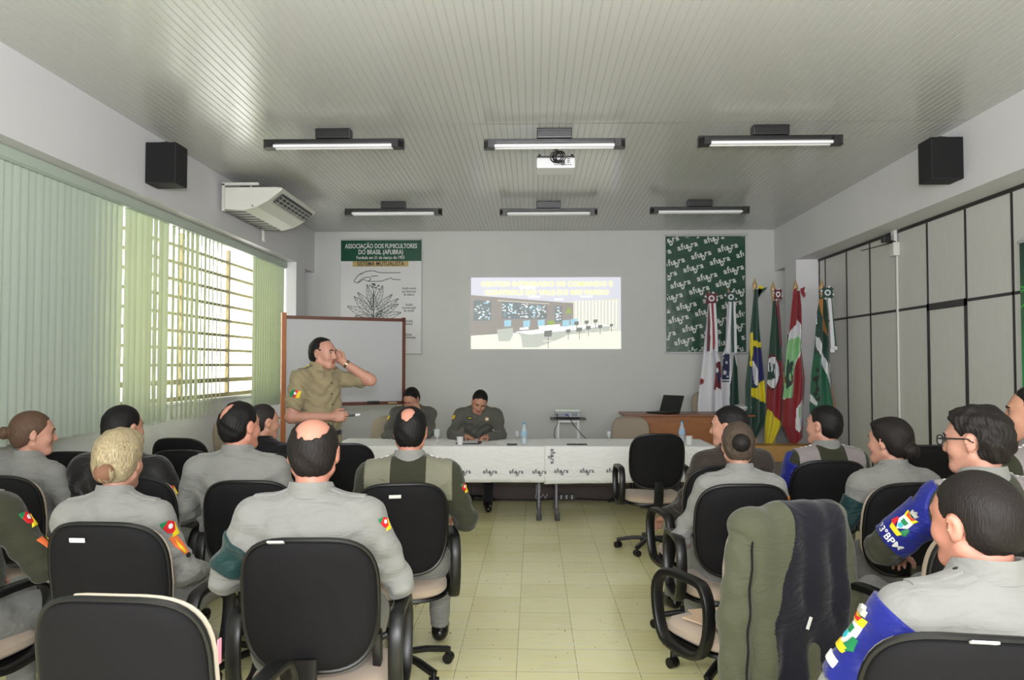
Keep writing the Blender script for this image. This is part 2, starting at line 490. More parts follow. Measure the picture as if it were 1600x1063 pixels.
# vertical blind
BF = D.materials.new('blind_fabric'); BF.use_nodes = True; nt = BF.node_tree; b = nt.nodes['Principled BSDF']; o_ = nt.nodes['Material Output']
b.inputs['Base Color'].default_value = lin((212, 224, 214)); b.inputs['Roughness'].default_value = .8
tl = nt.nodes.new('ShaderNodeBsdfTranslucent'); tl.inputs[0].default_value = lin((220, 224, 186)); mx = nt.nodes.new('ShaderNodeMixShader'); mx.inputs[0].default_value = .31
tc = nt.nodes.new('ShaderNodeTexCoord'); wv = nt.nodes.new('ShaderNodeTexNoise'); wv.inputs['Scale'].default_value = 400
nt.links.new(tc.outputs['Object'], wv.inputs['Vector']); bp = nt.nodes.new('ShaderNodeBump'); bp.inputs['Strength'].default_value = .2; bp.inputs['Distance'].default_value = .001
nt.links.new(wv.outputs['Fac'], bp.inputs['Height']); nt.links.new(bp.outputs[0], b.inputs['Normal'])
nt.links.new(b.outputs[0], mx.inputs[1]); nt.links.new(tl.outputs[0], mx.inputs[2]); nt.links.new(mx.outputs[0], o_.inputs[0])
RAIL = mat('blind_rail', (182, 194, 182), .45)
CHN = mat('blind_chain', (200, 204, 200), .4)
bl = thing('vertical_blind', 'long pale green vertical slat blind, partly open, over the left wall window', 'blind', (-3.16, 5.5, 1.03))
def local(mb, o):
    for q in mb.v: q -= Vector(o.location)
    return mb
m = MB(); m.b2((-3.2, .6, 2.735), (-3.12, 9.59, 2.82), 0, .006); m.b2((-3.118, .6, 2.745), (-3.112, 9.59, 2.81)); local(m, bl).build('head_rail', RAIL, bl)
def slats(name, y0, y1, pitch, ang, jit=0, gaps=()):
    mb = MB(); y = y0; i = 0; ch = []
    while y < y1:
        a = R(ang + random.uniform(-jit, jit)); dx, dy = math.sin(a) * .0445, math.cos(a) * .0445
        cx, cy = -3.16 + random.uniform(-.002, .002), y
        nx, ny = math.cos(a) * .004, -math.sin(a) * .004
        z0, z1 = 1.035 + random.uniform(-.006, .006), 2.735
        V = []; N = 5
        for z in (z0, z1):
            for t in range(N):
                u = -1 + 2 * t / (N - 1); c = (1 - u * u)
                V.append((cx + dx * u + nx * c, cy + dy * u + ny * c, z))
        for z in (z0, z1):
            for t in range(N):
                u = -1 + 2 * t / (N - 1); c = (1 - u * u)
                V.append((cx + dx * u + nx * c + nx * .18, cy + dy * u + ny * c + ny * .18, z))
        F_ = [(t, t + 1, N + t + 1, N + t) for t in range(N - 1)] + [(2 * N + t + 1, 2 * N + t, 3 * N + t, 3 * N + t + 1) for t in range(N - 1)]
        F_ += [(0, N, 3 * N, 2 * N), (N - 1, 3 * N - 1, 4 * N - 1, 2 * N - 1)] + [(t, 2 * N + t, 2 * N + t + 1, t + 1) for t in range(N - 1)]
        mb.add(V, F_)
        ch.append((cx, cy, z0)); y += pitch * (1 + random.uniform(-jit, jit) * .008); i += 1
    local(mb, bl).build(name, BF, bl, smooth=True)
    if jit > 3:
        c = MB()
        for (ax_, ay, az), (bx, by, bz) in zip(ch, ch[1:]):
            c.tube([(ax_ + .02, ay, az + .03), ((ax_ + bx) / 2 + .02, (ay + by) / 2, az - .01), (bx + .02, by, bz + .03)], .0018, n=4)
        local(c, bl).build('slat_chain', CHN, bl)
slats('slat_panel', .7, 5.80, .074, 14)
slats('slat_panel', 5.87, 6.55, .088, 2, 7)
slats('slat_panel', 6.63, 7.74, .094, -8, 9)
slats('slat_panel', 8.60, 9.58, .078, 12)

# ------------------------------------------------------------------ ceiling lamps
BK = mat('black_enamel', (24, 23, 25), .35); TUBE = mat('lamp_tube', (236, 236, 240), .25); REFL = mat('lamp_reflector', (190, 190, 194), .3, metal=.4)
names = [('left', 'front'), ('middle', 'front'), ('right', 'front'), ('left', 'rear'), ('middle', 'rear'), ('right', 'rear')]
def lamp(lbl, cx, cy):
    t = thing('ceiling_lamp', lbl, 'ceiling light', (cx, cy, ZC), 0, 'black strip lamps under the ceiling')
    m = MB(); m.b2((-.135, -.05, -.075), (.135, .05, 0), 0, .006); m.b2((-.135, -.054, -.02), (.135, -.05, -.012)); m.build('mounting_box', BK, t)
    m = MB(); m.b2((-.545, -.025, -.105), (.545, .03, -.075), 0, .004)
    for s_ in (-1, 1):
        m.prism([(0, -.07), (.05, -.07), (.085, -.02), (.085, .035), (-.0, .035)], Matrix.Translation((s_ * .46, 0, -.15)) @ (Matrix.Scale(-1, 4, (1, 0, 0)) if s_ < 0 else Matrix()), .055)
    m.build('lamp_housing', BK, t)
    m = MB(); m.add([(-.5, -.03, -.108), (.5, -.03, -.108), (.5, .028, -.108), (-.5, .028, -.108), (-.5, -.045, -.116), (.5, -.045, -.116), (.5, .04, -.116), (-.5, .04, -.116)], [(0, 1, 2, 3), (0, 4, 5, 1), (2, 6, 7, 3), (0, 3, 7, 4), (1, 5, 6, 2)])
    m.build('reflector', REFL, t, fix=False)
    for dy in (-.038, .02):
        MB().cyl((-.47, dy, -.133), (.47, dy, -.133), .013, n=14).build('lamp_tube', TUBE, t, smooth=True)
    return t
LA = [('nearer row, leftmost', 522, 218, 5.86), ('nearer row, above the white ceiling projector', 866, 213, 5.9), ('nearer row, rightmost', 1203, 220, 5.86),
      ('farther row, beside the air conditioner', 615, 327, 8.5), ('farther row, middle, beyond the ceiling projector', 857, 326, 8.55), ('farther row, rightmost, above the green logo banner', 1093, 325, 8.5)]
for a, px, py, y in LA:
    lamp('black strip lamp with unlit white tubes, %s' % a, pt(px, py, y).x, y)

# loudspeakers on the beams
def speaker(lbl, x, y, sx):
    t = thing('loudspeaker', lbl, 'speaker', (x, y, 2.92), 0, 'black loudspeakers on the beams')
    MB().b2((-.12, -.1, 0), (.12, .1, .32), 0, .006).build('cabinet', mat('speaker_black', (27, 26, 29), .75, bump=.3, bscale=150), t)
    MB().b2((-.112, -.104, .008), (.112, -.0995, .312), 0, .003).build('grille', mat('speaker_cloth', (20, 20, 22), .95, bump=.6, bscale=500), t)
    m = MB(); m.tube([(-.1 * sx, .0, .32), (-.06 * sx, 0, .345), (.0, 0, .35), (.05 * sx, .02, .335), (.08 * sx, .04, .32)], .003); m.build('cable', BK, t, smooth=True)
speaker('black box loudspeaker high on the left wall beam', -2.878, 5.9, 1)
speaker('black box loudspeaker high on the right wall beam', 3.118, 5.93, -1)

# air conditioner
t = thing('air_conditioner', 'white under-ceiling air conditioner hung on the left wall beam', 'air conditioner', (-2.97, 7.75, 3.0))
ACW = mat('ac_white', (216, 216, 208), .35); ACG = mat('ac_grille', (70, 72, 70), .5); ACL = mat('ac_grey', (150, 152, 146), .5)
pr = [(0, .0), (.22, -.01), (.34, .02), (.44, .075), (.56, .165), (.585, .19), (.58, .205), (.52, .21), (.0, .21)]
m = MB(); Mx = Matrix(((1, 0, 0, 0), (0, 0, 1, -.57), (0, 1, 0, 0), (0, 0, 0, 1)))
m.prism(pr, Mx, 1.14); o = m.build('case', ACW, t)
bv = o.modifiers.new('b', 'BEVEL'); bv.width = .012; bv.segments = 3; bv.limit_method = 'ANGLE'
m = MB(); m.box((.52, 0, .118), (.12, .98, .012), 0, (0, -39, 0)); o = m.build('air_outlet', mat('ac_dark', (60, 62, 62), .5), t)
m = MB()
for i in range(3): m.box((.488 + .03 * i, 0, .085 + .0245 * i), (.018, .95, .006), 0, (0, -20, 0))
for i in range(8): m.box((.515, -.42 + .12 * i, .105), (.1, .004, .01), 0, (0, -39, 0))
m.build('outlet_vane', ACL, o)
m = MB(); m.b2((.02, -.5, -.012), (.21, .5, -.004), 0)
for i in range(9): m.b2((.02, -.5 + .125 * i - .004, -.018), (.21, -.5 + .125 * i + .004, -.01), 1)
m.build('intake_grille', [ACL, ACG], t)
m = MB(); m.b2((.01, -.585, -.02), (.035, -.555, .24)); m.b2((.01, -.585, .225), (.36, -.555, .25)); m.b2((.28, -.572, .2), (.286, -.566, .23))
m.build('bracket', mat('bracket_white', (206, 206, 200), .5), t)
m = MB(); m.b2((.01, .5, -.13), (.035, .56, .0)); m.build('bracket', mat('bracket_white', (206, 206, 200), .5), t)
m = MB(); m.cyl((.3, -.572, .03), (.3, -.567, .03), .011); m.cyl((.3, .568, .03), (.3, .572, .03), .011); m.build('screw', ACL, t)

# ceiling projector
t = thing('ceiling_projector', 'small white projector with tangled black cable hanging from the ceiling', 'projector', (pt(868, 255, 6.2).x, 6.2, 3.09))
m = MB(); m.b2((-.155, -.11, 0), (.155, .12, .085), 0, .014); m.build('case', mat('projector_white', (222, 222, 224), .35), t)
m = MB(); m.b2((-.15, -.1, .085), (.15, .11, .1), 0, .004)
for sx in (-.13, .13): m.box((sx, -.09, .105), (.022, .022, .016))
m.build('mounting_plate', BK, t)
m = MB(); m.cyl((.0, 0, .1), (.0, 0, .25), .022); m.b2((-.05, -.05, .245), (.05, .05, .25)); m.build('hanging_pole', mat('pole_grey', (196, 196, 196), .4), t, smooth=True)
m = MB()
for k in range(7):
    a0 = random.uniform(0, 6); pts = []
    for i in range(15):
        a = a0 + i * 2 * math.pi / 14; r = .042 + .012 * math.sin(k * 2.1)
        pts.append((.02 + math.cos(a) * r + .006 * k - .02, -.125 + .01 * math.sin(a * 2 + k), .085 + math.sin(a) * r * .95))
    m.tube(pts, .0035, n=6)
m.tube([(.03, -.12, .115), (.0, -.12, .15), (.0, -.1, .165), (.045, -.1, .168), (.06, -.09, .2), (.07, -.08, .245)], .005)
m.box((.055, -.128, .035), (.03, .03, .03), 0, None, .004); m.build('cable', BK, t, smooth=True)
m = MB()
for i in range(7): m.box((-.01 + .018 * i + (.02 if i > 3 else 0), -.111, .026), (.01, .004, .007))
for i in range(3): m.box((.1, -.111, .045 + i * .014), (.022, .004, .006))
m.build('socket_panel', ACG, t)

# conduit with sensor box on the partition
t = thing('wall_sensor', 'small black and white wireless box on a white conduit on the right partition', 'sensor', (XP - .012, 7.5, 2.3))
m = MB(); m.b2((-.006, -.012, -2.28), (.01, .012, .28), 0, .003); m.build('conduit', mat('conduit_white', (214, 213, 208), .5), t)
m = MB(); m.b2((-.05, -.05, .27), (.01, .04, .4), 0, .006); m.b2((-.03, -.02, .4), (.0, .05, .52), 0, .004); m.build('junction_box', mat('conduit_white', (214, 213, 208), .5), t)
m = MB(); m.box((-.09, .02, .44), (.07, .07, .07), 0, None, .008); m.cyl((-.06, 0, .4), (-.06, 0, .42), .006); m.build('receiver', BK, t)
m = MB(); m.cyl((-.02, -.03, .405), (-.32, .05, .33), .006, .004, n=8); m.tube([(-.02, -.03, .405), (-.05, 0, .42), (-.07, .02, .4), (-.02, .02, .42)], .006); m.build('antenna', BK, t, smooth=True)

# light switch box on the pillar
tag(MB().b2((XR - .03, 9.7, 1.72), (XR, 9.82, 1.9), 0, .004).build('switch_box', mat('grey_box', (120, 122, 120), .5)), 'small grey switch box on the right pillar behind the flags', 'switch box')

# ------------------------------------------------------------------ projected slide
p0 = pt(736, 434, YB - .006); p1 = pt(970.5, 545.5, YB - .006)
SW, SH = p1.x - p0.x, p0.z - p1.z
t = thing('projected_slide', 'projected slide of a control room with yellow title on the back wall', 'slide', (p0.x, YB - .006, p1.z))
def em(n, c, s_=.9): return mat('slide_' + n, c, .8, emit=s_ * .36, spec=0)  # picture colours glow by themselves in place of the projector's beam
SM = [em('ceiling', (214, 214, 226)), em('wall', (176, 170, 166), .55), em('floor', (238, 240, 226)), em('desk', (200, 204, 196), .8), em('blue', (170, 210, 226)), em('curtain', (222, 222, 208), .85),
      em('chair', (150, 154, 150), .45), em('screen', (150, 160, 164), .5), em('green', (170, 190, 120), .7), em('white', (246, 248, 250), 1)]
def S(x, y): return ((x - 92) / (1436 - 92) * SW, (718 - y) / (718 - 82) * SH)
m = MB(); lay = [0]
def sp(poly, mi, d=None):
    lay[0] += 1; q = [S(*a) for a in poly]; y = -.0006 * d if d else -.0006
    m.add([(a, y, b) for a, b in q], [tuple(range(len(q)))], mi)
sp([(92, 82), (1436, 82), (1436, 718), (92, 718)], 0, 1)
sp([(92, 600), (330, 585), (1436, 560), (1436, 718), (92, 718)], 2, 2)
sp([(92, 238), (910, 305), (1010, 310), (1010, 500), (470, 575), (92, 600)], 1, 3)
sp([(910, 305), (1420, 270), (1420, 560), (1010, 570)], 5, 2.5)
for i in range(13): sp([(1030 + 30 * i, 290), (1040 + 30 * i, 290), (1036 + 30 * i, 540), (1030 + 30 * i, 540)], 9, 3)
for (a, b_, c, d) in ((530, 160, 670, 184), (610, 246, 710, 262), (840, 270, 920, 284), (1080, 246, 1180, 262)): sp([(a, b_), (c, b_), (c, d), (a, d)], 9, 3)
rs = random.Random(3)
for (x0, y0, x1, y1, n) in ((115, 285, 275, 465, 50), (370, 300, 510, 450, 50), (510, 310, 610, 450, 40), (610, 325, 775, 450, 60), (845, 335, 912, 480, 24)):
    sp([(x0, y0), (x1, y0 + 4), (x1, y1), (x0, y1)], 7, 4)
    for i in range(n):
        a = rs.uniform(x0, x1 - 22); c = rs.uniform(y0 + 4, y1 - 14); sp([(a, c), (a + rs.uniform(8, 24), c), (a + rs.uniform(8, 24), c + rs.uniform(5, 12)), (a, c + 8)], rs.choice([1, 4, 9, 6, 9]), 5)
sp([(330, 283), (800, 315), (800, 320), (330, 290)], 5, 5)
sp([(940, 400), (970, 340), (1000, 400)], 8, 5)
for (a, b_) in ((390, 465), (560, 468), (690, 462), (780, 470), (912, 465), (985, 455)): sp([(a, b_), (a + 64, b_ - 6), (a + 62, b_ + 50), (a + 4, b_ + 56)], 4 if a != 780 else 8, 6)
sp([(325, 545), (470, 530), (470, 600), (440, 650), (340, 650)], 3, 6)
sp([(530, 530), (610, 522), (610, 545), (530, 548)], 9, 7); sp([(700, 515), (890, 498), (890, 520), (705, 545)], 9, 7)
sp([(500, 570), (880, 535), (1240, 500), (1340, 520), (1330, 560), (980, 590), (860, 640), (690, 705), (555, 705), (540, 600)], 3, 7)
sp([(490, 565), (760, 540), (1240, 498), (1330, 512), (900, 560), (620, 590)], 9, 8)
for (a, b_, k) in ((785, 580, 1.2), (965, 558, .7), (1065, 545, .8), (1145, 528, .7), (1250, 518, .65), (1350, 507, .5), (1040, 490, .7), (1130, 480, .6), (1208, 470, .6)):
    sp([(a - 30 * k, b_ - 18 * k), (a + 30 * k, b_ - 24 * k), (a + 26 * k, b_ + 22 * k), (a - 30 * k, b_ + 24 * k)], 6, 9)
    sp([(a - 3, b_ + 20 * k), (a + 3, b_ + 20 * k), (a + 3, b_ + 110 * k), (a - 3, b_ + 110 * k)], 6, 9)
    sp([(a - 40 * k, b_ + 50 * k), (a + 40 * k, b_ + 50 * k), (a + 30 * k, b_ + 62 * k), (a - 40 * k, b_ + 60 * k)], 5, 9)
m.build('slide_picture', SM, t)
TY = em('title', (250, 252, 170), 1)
XZ = Matrix(((1, 0, 0, 0), (0, 0, -1, 0), (0, 1, 0, 0), (0, 0, 0, 1)))      # xy plane -> xz plane facing -y
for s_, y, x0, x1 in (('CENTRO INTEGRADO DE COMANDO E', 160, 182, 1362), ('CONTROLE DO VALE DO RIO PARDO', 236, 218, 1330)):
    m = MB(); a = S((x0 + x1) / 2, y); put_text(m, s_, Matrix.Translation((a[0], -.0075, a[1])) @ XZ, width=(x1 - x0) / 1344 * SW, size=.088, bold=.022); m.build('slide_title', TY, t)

# ------------------------------------------------------------------ wall banners
GRN = mat('banner_green', (14, 66, 44), .22, spec=.6, bump=.35, bscale=5, bdist=.02); BW = mat('banner_white', (206, 205, 206), .3, bump=.3, bscale=5, bdist=.015); INK = mat('print_dark_green', (18, 52, 42), .4)
WLOGO = mat('print_white', (205, 208, 205), .35); GOLD = mat('print_gold', (176, 152, 96), .4); BLKINK = mat('print_black', (22, 26, 26), .4)
RAILG = mat('banner_rail', (176, 176, 178), .4)
def banner(name, lbl, a, b, wide=.02):
    A_, B_ = pt(a[0], a[1], YB - .02), pt(b[0], b[1], YB - .02)
    w_, h_ = B_.x - A_.x, A_.z - B_.z
    return thing(name, lbl, 'banner', (A_.x, YB - .02, B_.z)), w_, h_
t, bw, bh = banner('wall_banner', 'glossy dark green banner covered in white diagonal wordmarks, on the back wall', (1040, 368.5), (1166, 551))
m = MB(); m.b2((0, -.002, 0), (bw, .004, bh)); m.build('banner_sheet', GRN, t)
m = MB(); m.b2((-.02, -.008, bh - .01), (bw + .03, .006, bh + .018), 0, .004); m.b2((-.02, -.008, -.018), (bw + .03, .006, .01), 0, .004); m.build('banner_rail', RAILG, t)
ux = bw / (720 - 50); uz = bh / (1000 - 60)
lv, lf = logo(178 * ux, .03); mt = MB(); ang = R(14.5)
for i in range(-3, 5):
    for j in range(-2, 8):
        for sub_ in (0, 1):
            X_ = 235 + i * 224 + j * 48 + sub_ * 115; Y_ = 145 - i * 58 + j * 176 + sub_ * 71
            cx, cz = (X_ - 50) * ux, (1000 - Y_) * uz
            T = Matrix.Translation((cx, -.0035, cz)) @ Matrix.Rotation(-ang, 4, 'Y') @ XZ
            vv = [T @ Vector(q) for q in lv]
            for f in lf:
                P = [vv[k] for k in f]; mx_ = max(p.x for p in P); mn = min(p.x for p in P); mz = max(p.z for p in P); nz = min(p.z for p in P)
                if mn < .004 or mx_ > bw - .004 or nz < .012 or mz > bh - .012: continue
                mt.add(P, [tuple(range(len(P)))])
mt.build('wordmark', WLOGO, t, fix=False)

t, bw, bh = banner('wall_banner', 'white banner with green heading, hand and tobacco plant drawing, behind the whiteboard', (533, 376), (658, 552))
def B(x, y): return ((x - 70) / 670 * bw, (998 - y) / (998 - 58) * bh)      # coordinates of the close-up
MB().b2((0, -.002, 0), (bw, .004, bh)).build('banner_sheet', BW, t)
m = MB(); m.b2((-.01, -.008, bh), (bw + .01, .006, bh + .02), 0, .004); m.b2((-.01, -.008, -.016), (bw + .01, .006, 0), 0, .004); m.build('banner_rail', RAILG, t)
m = MB(); z = B(0, 232)[1]; m.b2((0, -.0035, z), (bw, -.002, bh), 0); a, b_ = B(168, 278), B(632, 232); m.b2((a[0], -.0035, a[1]), (b_[0], -.002, b_[1]), 1); m.build('heading_band', [mat('heading_green', (16, 74, 52), .25), GOLD], t)
m = MB()
for s_, x0, x1, y, h_, mi, bo in (('ASSOCIAÇÃO DOS FUMICULTORES', 103, 704, 124, 38, 0, .02), ('DO BRASIL (AFUBRA)', 216, 588, 174, 38, 0, .02), ('Fundada em 21 de março de 1955', 200, 600, 214, 26, 0, .012), ('SISTEMA MUTUALISTA', 206, 598, 270, 36, 1, .02),
    ('Auxílio contra', 580, 696, 468, 20, 1, .01), ('aos lavouras', 580, 694, 494, 20, 1, .01), ('de tabaco', 594, 682, 520, 20, 1, .01), ('Auxílio', 608, 670, 604, 20, 1, .01), ('reconstrução', 580, 698, 630, 20, 1, .01), ('de estufa', 596, 680, 654, 20, 1, .01),
    ('Auxílio', 612, 670, 740, 20, 1, .012), ('funeral', 612, 668, 764, 20, 1, .012), ('Outras', 610, 664, 852, 20, 1, .012), ('premiações', 608, 694, 876, 20, 1, .012)):
    m = MB(); c = B((x0 + x1) / 2, y); put_text(m, s_, Matrix.Translation((c[0], -.0045, c[1])) @ XZ, width=(x1 - x0) / 670 * bw, size=h_ / 670 * bw / .72, bold=bo, mi=mi); m.build('lettering', [WLOGO, BLKINK], t, fix=False)
m = MB()
def line(pts, r=.0045, mi=0):
    q = [B(*p) for p in pts]; pts3 = []
    for i in range(len(q) - 1):                      # catmull-like smoothing
        p0_, p1_, p2_, p3_ = q[max(i - 1, 0)], q[i], q[i + 1], q[min(i + 2, len(q) - 1)]
        for k in range(4):
            s_ = k / 4; pts3.append(tuple(.5 * ((2 * p1_[j]) + (-p0_[j] + p2_[j]) * s_ + (2 * p0_[j] - 5 * p1_[j] + 4 * p2_[j] - p3_[j]) * s_ ** 2 + (-p0_[j] + 3 * p1_[j] - 3 * p2_[j] + p3_[j]) * s_ ** 3) for j in (0, 1)))
    pts3.append(q[-1])
    n = len(pts3); V = []
    for i, (a, b_) in enumerate(pts3):
        c, d = pts3[min(i + 1, n - 1)], pts3[max(i - 1, 0)]; L = math.hypot(c[0] - d[0], c[1] - d[1]) or 1
        nx, nz = -(c[1] - d[1]) / L * r, (c[0] - d[0]) / L * r
        V += [(a + nx, -.004, b_ + nz), (a - nx, -.004, b_ - nz)]
    m.add(V, [(2 * i, 2 * i + 1, 2 * i + 3, 2 * i + 2) for i in range(n - 1)], mi)
line([(180, 400), (215, 350), (270, 322), (340, 312), (400, 328), (568, 328)]); line([(180, 400), (205, 412), (240, 385), (262, 372)]); line([(205, 412), (225, 408), (262, 385), (300, 400), (400, 400), (440, 388), (495, 372)]); line([(495, 384), (568, 388)]); line([(262, 372), (300, 365), (320, 380), (300, 400)]); line([(320, 358), (380, 356)]); line([(225, 345), (260, 335)], .003)
def leaf(x0, y0, x1, y1, wd):
    dx, dy = x1 - x0, y1 - y0; L = math.hypot(dx, dy); nx, ny = -dy / L * wd, dx / L * wd
    for s_ in (-1, 1):
        line([(x0, y0), (x0 + dx * .35 + nx * s_, y0 + dy * .35 + ny * s_), (x0 + dx * .7 + nx * s_ * .75, y0 + dy * .7 + ny * s_ * .75), (x1, y1)], .0032)
        for k in (.2, .35, .5, .65, .8):
            ww = (1 - abs(k - .45) * 1.3) * .85; line([(x0 + dx * k, y0 + dy * k), (x0 + dx * (k + .1) + nx * s_ * ww, y0 + dy * (k + .1) + ny * s_ * ww)], .0016)
    line([(x0, y0), (x1, y1)], .0026)
for q in ((345, 700, 125, 608, 34), (340, 690, 180, 525, 32), (335, 640, 210, 492, 26), (335, 620, 288, 425, 22), (345, 650, 345, 500, 26), (365, 620, 420, 435, 24), (370, 640, 500, 508, 22), (365, 680, 552, 545, 28), (360, 700, 552, 590, 28), (380, 715, 575, 660, 28), (330, 715, 190, 690, 24), (350, 715, 420, 640, 22)): leaf(*q)
for i in range(14):
    a = 310 + random.uniform(0, 80); b_ = 425 + random.uniform(0, 45); line([(a - 7, b_), (a, b_ - 6), (a + 7, b_ + 2)], .005)
line([(345, 720), (345, 480)], .006); line([(345, 480), (325, 440)], .003); line([(355, 500), (375, 440)], .003)
m.build('plant_drawing', INK, t, fix=False)

# green banner hanging on the right partition
t = thing('hanging_banner', 'tall green banner with white emblem at the right edge of the partition', 'banner', (XP - .03, 5.1, 1.35))
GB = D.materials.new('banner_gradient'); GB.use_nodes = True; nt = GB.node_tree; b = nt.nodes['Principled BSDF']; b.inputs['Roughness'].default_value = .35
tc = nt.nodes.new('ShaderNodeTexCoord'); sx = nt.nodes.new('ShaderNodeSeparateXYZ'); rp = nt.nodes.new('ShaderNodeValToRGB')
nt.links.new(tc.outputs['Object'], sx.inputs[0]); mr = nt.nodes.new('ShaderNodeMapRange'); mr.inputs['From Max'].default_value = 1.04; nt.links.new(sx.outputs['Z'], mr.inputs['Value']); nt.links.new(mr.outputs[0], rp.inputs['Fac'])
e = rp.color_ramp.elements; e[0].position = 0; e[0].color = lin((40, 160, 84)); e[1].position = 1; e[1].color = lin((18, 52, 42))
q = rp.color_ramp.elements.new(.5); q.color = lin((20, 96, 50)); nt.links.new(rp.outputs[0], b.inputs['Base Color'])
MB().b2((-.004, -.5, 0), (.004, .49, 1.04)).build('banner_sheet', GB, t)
m = MB(); m.cyl((0, -.52, 1.05), (0, .51, 1.05), .012); m.cyl((0, -.52, 0), (0, .51, 0), .012); m.build('banner_rail', RAILG, t, smooth=True)
m = MB(); m.tube([(0, .5, 1.06), (.01, 0, 1.3), (0, -.5, 1.06)], .002, n=5); m.build('string', RAILG, t)
m = MB()
for k in range(3):
    V = []; n = 24
    for i in range(n + 1):
        y = .485 - .9 * i / n; z = .6 + .03 * k + .1 * math.sin(i / n * 5 + k) - .03 * math.cos(i / n * 9)
        V += [(-.0055, y, z), (-.0055, y, z + .014)]
    m.add(V, [(2 * i, 2 * i + 1, 2 * i + 3, 2 * i + 2) for i in range(n)], 1)
m.cyl((-.0045, .36, .83), (-.0065, .36, .83), .062, n=28, mi=0)
m.cyl((-.0065, .36, .83), (-.0075, .36, .83), .03, n=20, mi=1)
m.build('emblem', [WLOGO, mat('print_lime', (60, 180, 60), .4)], t)
# ================================================================== FURNITURE
PLB = mat('chair_plastic', (15, 15, 16), .38, spec=.45); SHELL = mat('chair_back_cloth', (20, 19, 21), .8, spec=.2, bump=.35, bscale=350)
BEI = mat('beige_upholstery', (176, 158, 140), .85, bump=.4, bscale=300, sheen=.2); BEIB = mat('beige_back', (150, 138, 122), .8, bump=.4, bscale=260)
STICK = mat('sticker_white', (216, 216, 214), .4); PINK = mat('sticker_pink', (226, 150, 172), .4); RIM = mat('beige_rim', (182, 172, 154), .7)
def sq(a, w_, h_, n=3.2, low=0):
    c, s_ = math.cos(a), math.sin(a)
    return (math.copysign(abs(c) ** (2 / n), c) * w_ * (1 - low * max(0, -s_) * .5), math.copysign(abs(s_) ** (2 / n), s_) * h_)
def pad(mb, w_, h_, prof, z0, curve, tilt, y0, n=3.6, low=.18, N=44, mi=0):
    """stacked rings of a rounded backrest; prof = [(scale inset, y offset)]"""
    rings = []
    for ins, yo in prof:
        r_ = []
        for k in range(N):
            x, z = sq(2 * math.pi * k / N, w_ - ins, h_ - ins, n, low)
            r_.append((x, y0 + yo + curve * x * x - tilt * z - .25 * z * z, z0 + z))
        rings.append(r_)
    mb.loft(rings, mi)
def loop_arm(mb, x, s_=1):
    P = [(0, -.13, .42), (0, -.17, .5), (0, -.175, .6), (0, -.15, .665), (0, -.10, .685), (0, .06, .685), (0, .12, .66), (0, .15, .60), (0, .14, .5), (0, .1, .415), (0, .02, .395), (0, -.07, .395)]
    pts = []; n = len(P)
    for i in range(n):
        for k in range(3):
            t = k / 3; q = [P[(i - 1) % n], P[i], P[(i + 1) % n], P[(i + 2) % n]]
            pts.append([.5 * (2 * q[1][j] + (q[2][j] - q[0][j]) * t + (2 * q[0][j] - 5 * q[1][j] + 4 * q[2][j] - q[3][j]) * t * t + (-q[0][j] + 3 * q[1][j] - 3 * q[2][j] + q[3][j]) * t ** 3) for j in range(3)])
    mb.tube([(x, p[1], p[2]) for p in pts], .02, n=12, closed=True, flat=(.05, .03), up=(1, 0, 0))
